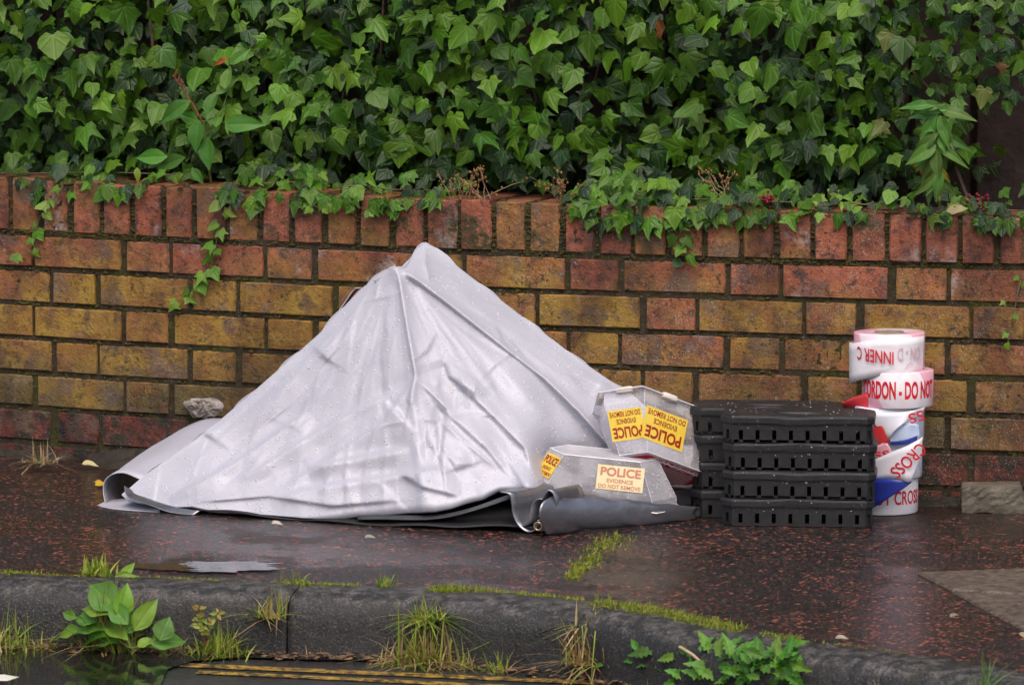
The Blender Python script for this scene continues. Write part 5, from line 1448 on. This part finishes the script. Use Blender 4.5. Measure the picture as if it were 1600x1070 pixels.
clump(1405, 1068, 34, 34, .014, 'pale dead grass on the kerb face near the right corner', z=-.06, cols=[(.50, .40, .25), (.40, .30, .18)], lean=.9)
clump(602, 916, 26, 22, .006, 'small lone green sprig behind the kerb in the middle', lean=.35)
clump(152, 902, 40, 34, .012, 'small upright weed behind the kerb above the broad leaves', lean=.35, width=.005)
clump(62, 722, 30, 38, .02, 'pale dead grass at the foot of the wall at the far left', cols=[(.46, .36, .22), (.34, .24, .13)], lean=1.0, z=.02, width=.003)
clump(195, 700, 10, 22, .01, 'small straw wisp at the foot of the wall beside the sheet', cols=[(.40, .30, .16)], lean=1.0, z=.03)
clump(1440, 775, 34, 85, .012, 'pale dry stalks leaning beside the tape rolls', cols=[(.50, .42, .27), (.34, .27, .16)], lean=.9, z=.0, width=.003)
clump(1520, 772, 24, 60, .03, 'dry stalks standing behind the loose brick', cols=[(.44, .36, .22), (.3, .22, .12)], lean=.8)
clump(1078, 806, 8, 26, .006, 'few grass blades between the rolled edge and the plates', cols=[(.12, .2, .04), (.5, .42, .25)], lean=.9)
mb = MB()
for _ in range(420):
    q, _t = kerb_at(random.uniform(-80, 1300)); c = np.array([q[0], q[1] - .131 - abs(random.gauss(0, .022)), ROADZ + random.uniform(.004, .012)]); L = random.uniform(.004, .016); w = L * random.uniform(.15, .5); a = random.uniform(0, 6.28)
    u = np.array([math.cos(a), math.sin(a), random.uniform(-.2, .3)]) * L; v = np.array([-math.sin(a), math.cos(a), random.uniform(-.3, .3)]) * w
    mb.add([c - u, c + v - u * .2, c + u, c - v + u * .2, c + np.array([0, 0, .003])], [(0, 4, 1), (1, 4, 2), (2, 4, 3), (3, 4, 0)])
tag(mb.part('leaf_litter', m_simple('brown_litter', (.035, .018, .010), (.20, .115, .06), 70, .7)), 'brown leaf scraps washed along the foot of the kerb', 'litter', None, 'stuff')
M_ = Mass()
for _ in range(150):
    q, _t = kerb_at(random.choice([random.uniform(-60, 1320), random.uniform(-60, 330), random.uniform(640, 780)])); blades(M_, (q[0], q[1] - .134 - abs(random.gauss(0, .012)), ROADZ + .003), 3, random.uniform(.012, .045), .008, GR + DRY + DRY, 1.1, .0028)
tag(M_.part('gutter_grass', BLADE, None, False), 'sparse scruffy grass and straw along the foot of the kerb', 'grass', None, 'stuff')
# dock with broad leaves
T = thing('broad_leaf_weed', G(205, 1010, ROADZ), 'broad-leaved dock growing from the gutter in front of the kerb', 'plant', 'tufts and weeds along the kerb')
Yk = kerb_at(200)[0][1] - .17; DK = [ell_arrays(.36, 8, b_, .05) for b_ in (.15, .35, .55)]; DKM = [leaf_mesh('dock', *a, BROAD) for a in DK]
for (x0, y0, x1, y1, c, sx, n_) in ((180, 960, 122, 925, 'l', .95, (.1, -.7, .8)), (186, 952, 130, 903, 'm', 1.0, (0, -.9, .5)), (188, 965, 200, 912, 'l', .85, (.5, -1, .1)), (165, 985, 110, 992, 'm', .8, (0, -.5, 1)),
                                  (150, 972, 112, 960, 'm', .9, (0, -.8, .6)), (170, 995, 120, 1003, 'm', .7, (0, -.4, 1)), (250, 1000, 262, 963, 'm', 1.3, (.3, -1, .3)), (175, 905, 260, 898, 'l', .25, (0, -.4, 1)), (190, 905, 205, 878, 'l', .8, (.2, -1, .2)),
                                  (215, 1010, 235, 990, 'l', .9, (0, -.8, .6)), (200, 975, 165, 935, 'm', .9, (.2, -1, .4)), (210, 985, 240, 935, 'l', .8, (.3, -1, .3)), (235, 1005, 280, 985, 'm', 1.0, (.2, -.8, .6)), (130, 990, 80, 985, 'l', .8, (0, -.6, .9)), (120, 965, 95, 955, 'm', .9, (0, -1, .3)), (200, 1000, 150, 955, 'l', .6, (.1, -.8, .6)), (195, 990, 225, 945, 'm', .7, (.4, -1, .2)), (230, 1008, 262, 1012, 'l', .7, (0, -.4, 1)), (185, 1005, 140, 1012, 'm', .8, (0, -.4, 1))):
    d = pixdir(x0, y0, x1, y1, Yk); L = np.linalg.norm(d); col = {'l': (.20, .34, .035), 'm': (.11, .24, .04)}[c]
    yy = Yk if y0 > 910 else kerb_at(200)[0][1] + .01
    put_leaf(DKM, AT(x0, y0, yy - random.uniform(0, .02)), n_, d, L, tuple(q * random.uniform(.85, 1.1) for q in col), T, sx=sx)
b = MB()
for x0, y0 in ((180, 960), (186, 952), (188, 965), (165, 985), (250, 1000)): b.tube([AT(205, 1012, Yk), AT((x0 + 205) / 2, (y0 + 1016) / 2, Yk), AT(x0, y0, Yk)], .0022, 5, .7)
b.part('stalks', STEMG, T)
# yellowish sprig
T = thing('flowering_sprig', G(322, 1005, ROADZ), 'small yellow green sprig between the dock and the spiky grass', 'plant', 'tufts and weeds along the kerb'); b = MB(); Yk = kerb_at(322)[0][1] - .16; M_ = Mass()
for k in range(7):
    x1, y1 = 322 + random.uniform(-24, 30), random.uniform(935, 965); b.tube([AT(320, 1008, Yk), AT(321 + (x1 - 321) * .3, 975, Yk), AT(x1, y1, Yk - .01)], .0011, 5, .6)
    for q in range(9):
        f = random.uniform(.35, 1); P0 = AT(321 + (x1 - 321) * f ** 1.3, 1005 + (y1 - 1005) * f, Yk - .008); M_.add(EL[0], P0, (random.gauss(0, .5), -1, random.gauss(.4, .4)), (random.gauss(0, 1), -.2, random.gauss(.2, .7)), random.uniform(.008, .016), random.choice([(.28, .30, .05), (.16, .24, .04), (.34, .26, .06)]))
b.part('stalks', STEMR, T); M_.part('leaves', BLADE, T)
# dandelion patches
def dandelion(xs_, ys_, n, label, Lr=(.028, .052), zz=ROADZ):
    x = (xs_[0] + xs_[1]) / 2; T = thing('dandelion_patch', G(x, 1066, zz), label, 'plant', 'tufts and weeds along the kerb')
    out = [(0, 0)]
    def arr(seed):
        r = random.Random(seed); V_, F_2, P_ = ell_arrays(.27, 12, .35, .05); V_ = V_.copy(); P_ = P_.copy()
        for q in range(len(P_)):
            k = int(round(P_[q][1] * 12)); f = (.72 if k % 2 else 1.15) * (.55 + .6 * P_[q][1]) * r.uniform(.85, 1.15)
            V_[q][0] *= f; P_[q][0] *= f; V_[q][1] -= .05 * (k % 2 == 0) * (abs(V_[q][0]) > .01)
        return V_, F_2, P_
    DA = [leaf_mesh('dandelion', *arr(s), BROAD) for s in range(4)]
    Yk_ = kerb_at(x)[0][1] - .15
    for _ in range(n):
        x0 = random.uniform(*xs_); y0 = random.uniform(*ys_); a = random.gauss(0, 1.0)
        d = np.array([math.sin(a), -.35, math.cos(a) * .8]); cc = random.choice([(.06, .18, .025), (.09, .24, .03), (.13, .29, .04)])
        Yq = kerb_at(x0)[0][1] - .135 - random.uniform(0, .05)
        put_leaf(DA, AT(x0, y0, Yq), (random.gauss(0, .5), -.9, random.uniform(.2, .9)), d, random.uniform(*Lr), tuple(q * random.uniform(.8, 1.15) for q in cc), T)
    return T
dandelion((998, 1100), (1018, 1064), 80, 'left clump of bright green dandelion leaves in the gutter')
dandelion((1108, 1250), (1022, 1066), 100, 'right clump of bright green dandelion leaves in the gutter')
dandelion((940, 965), (1030, 1050), 7, 'few green weed leaves at the foot of the joint beside the dandelions', (.018, .03))
T = thing('dry_stalk', G(1105, 1066, ROADZ), 'pale arched dry stalk between the two dandelion clumps', 'stalk'); Yq = kerb_at(1090)[0][1] - .19
b = MB(); b.tube([AT(1062, 1010, Yq + .03), AT(1082, 1022, Yq), AT(1100, 1038, Yq), AT(1106, 1062, Yq), AT(1104, 1085, Yq)], .0028, 6, .8); b.part('stalk', m_simple('pale_stalk', (.42, .27, .16), (.55, .40, .26), 60, .6), T)
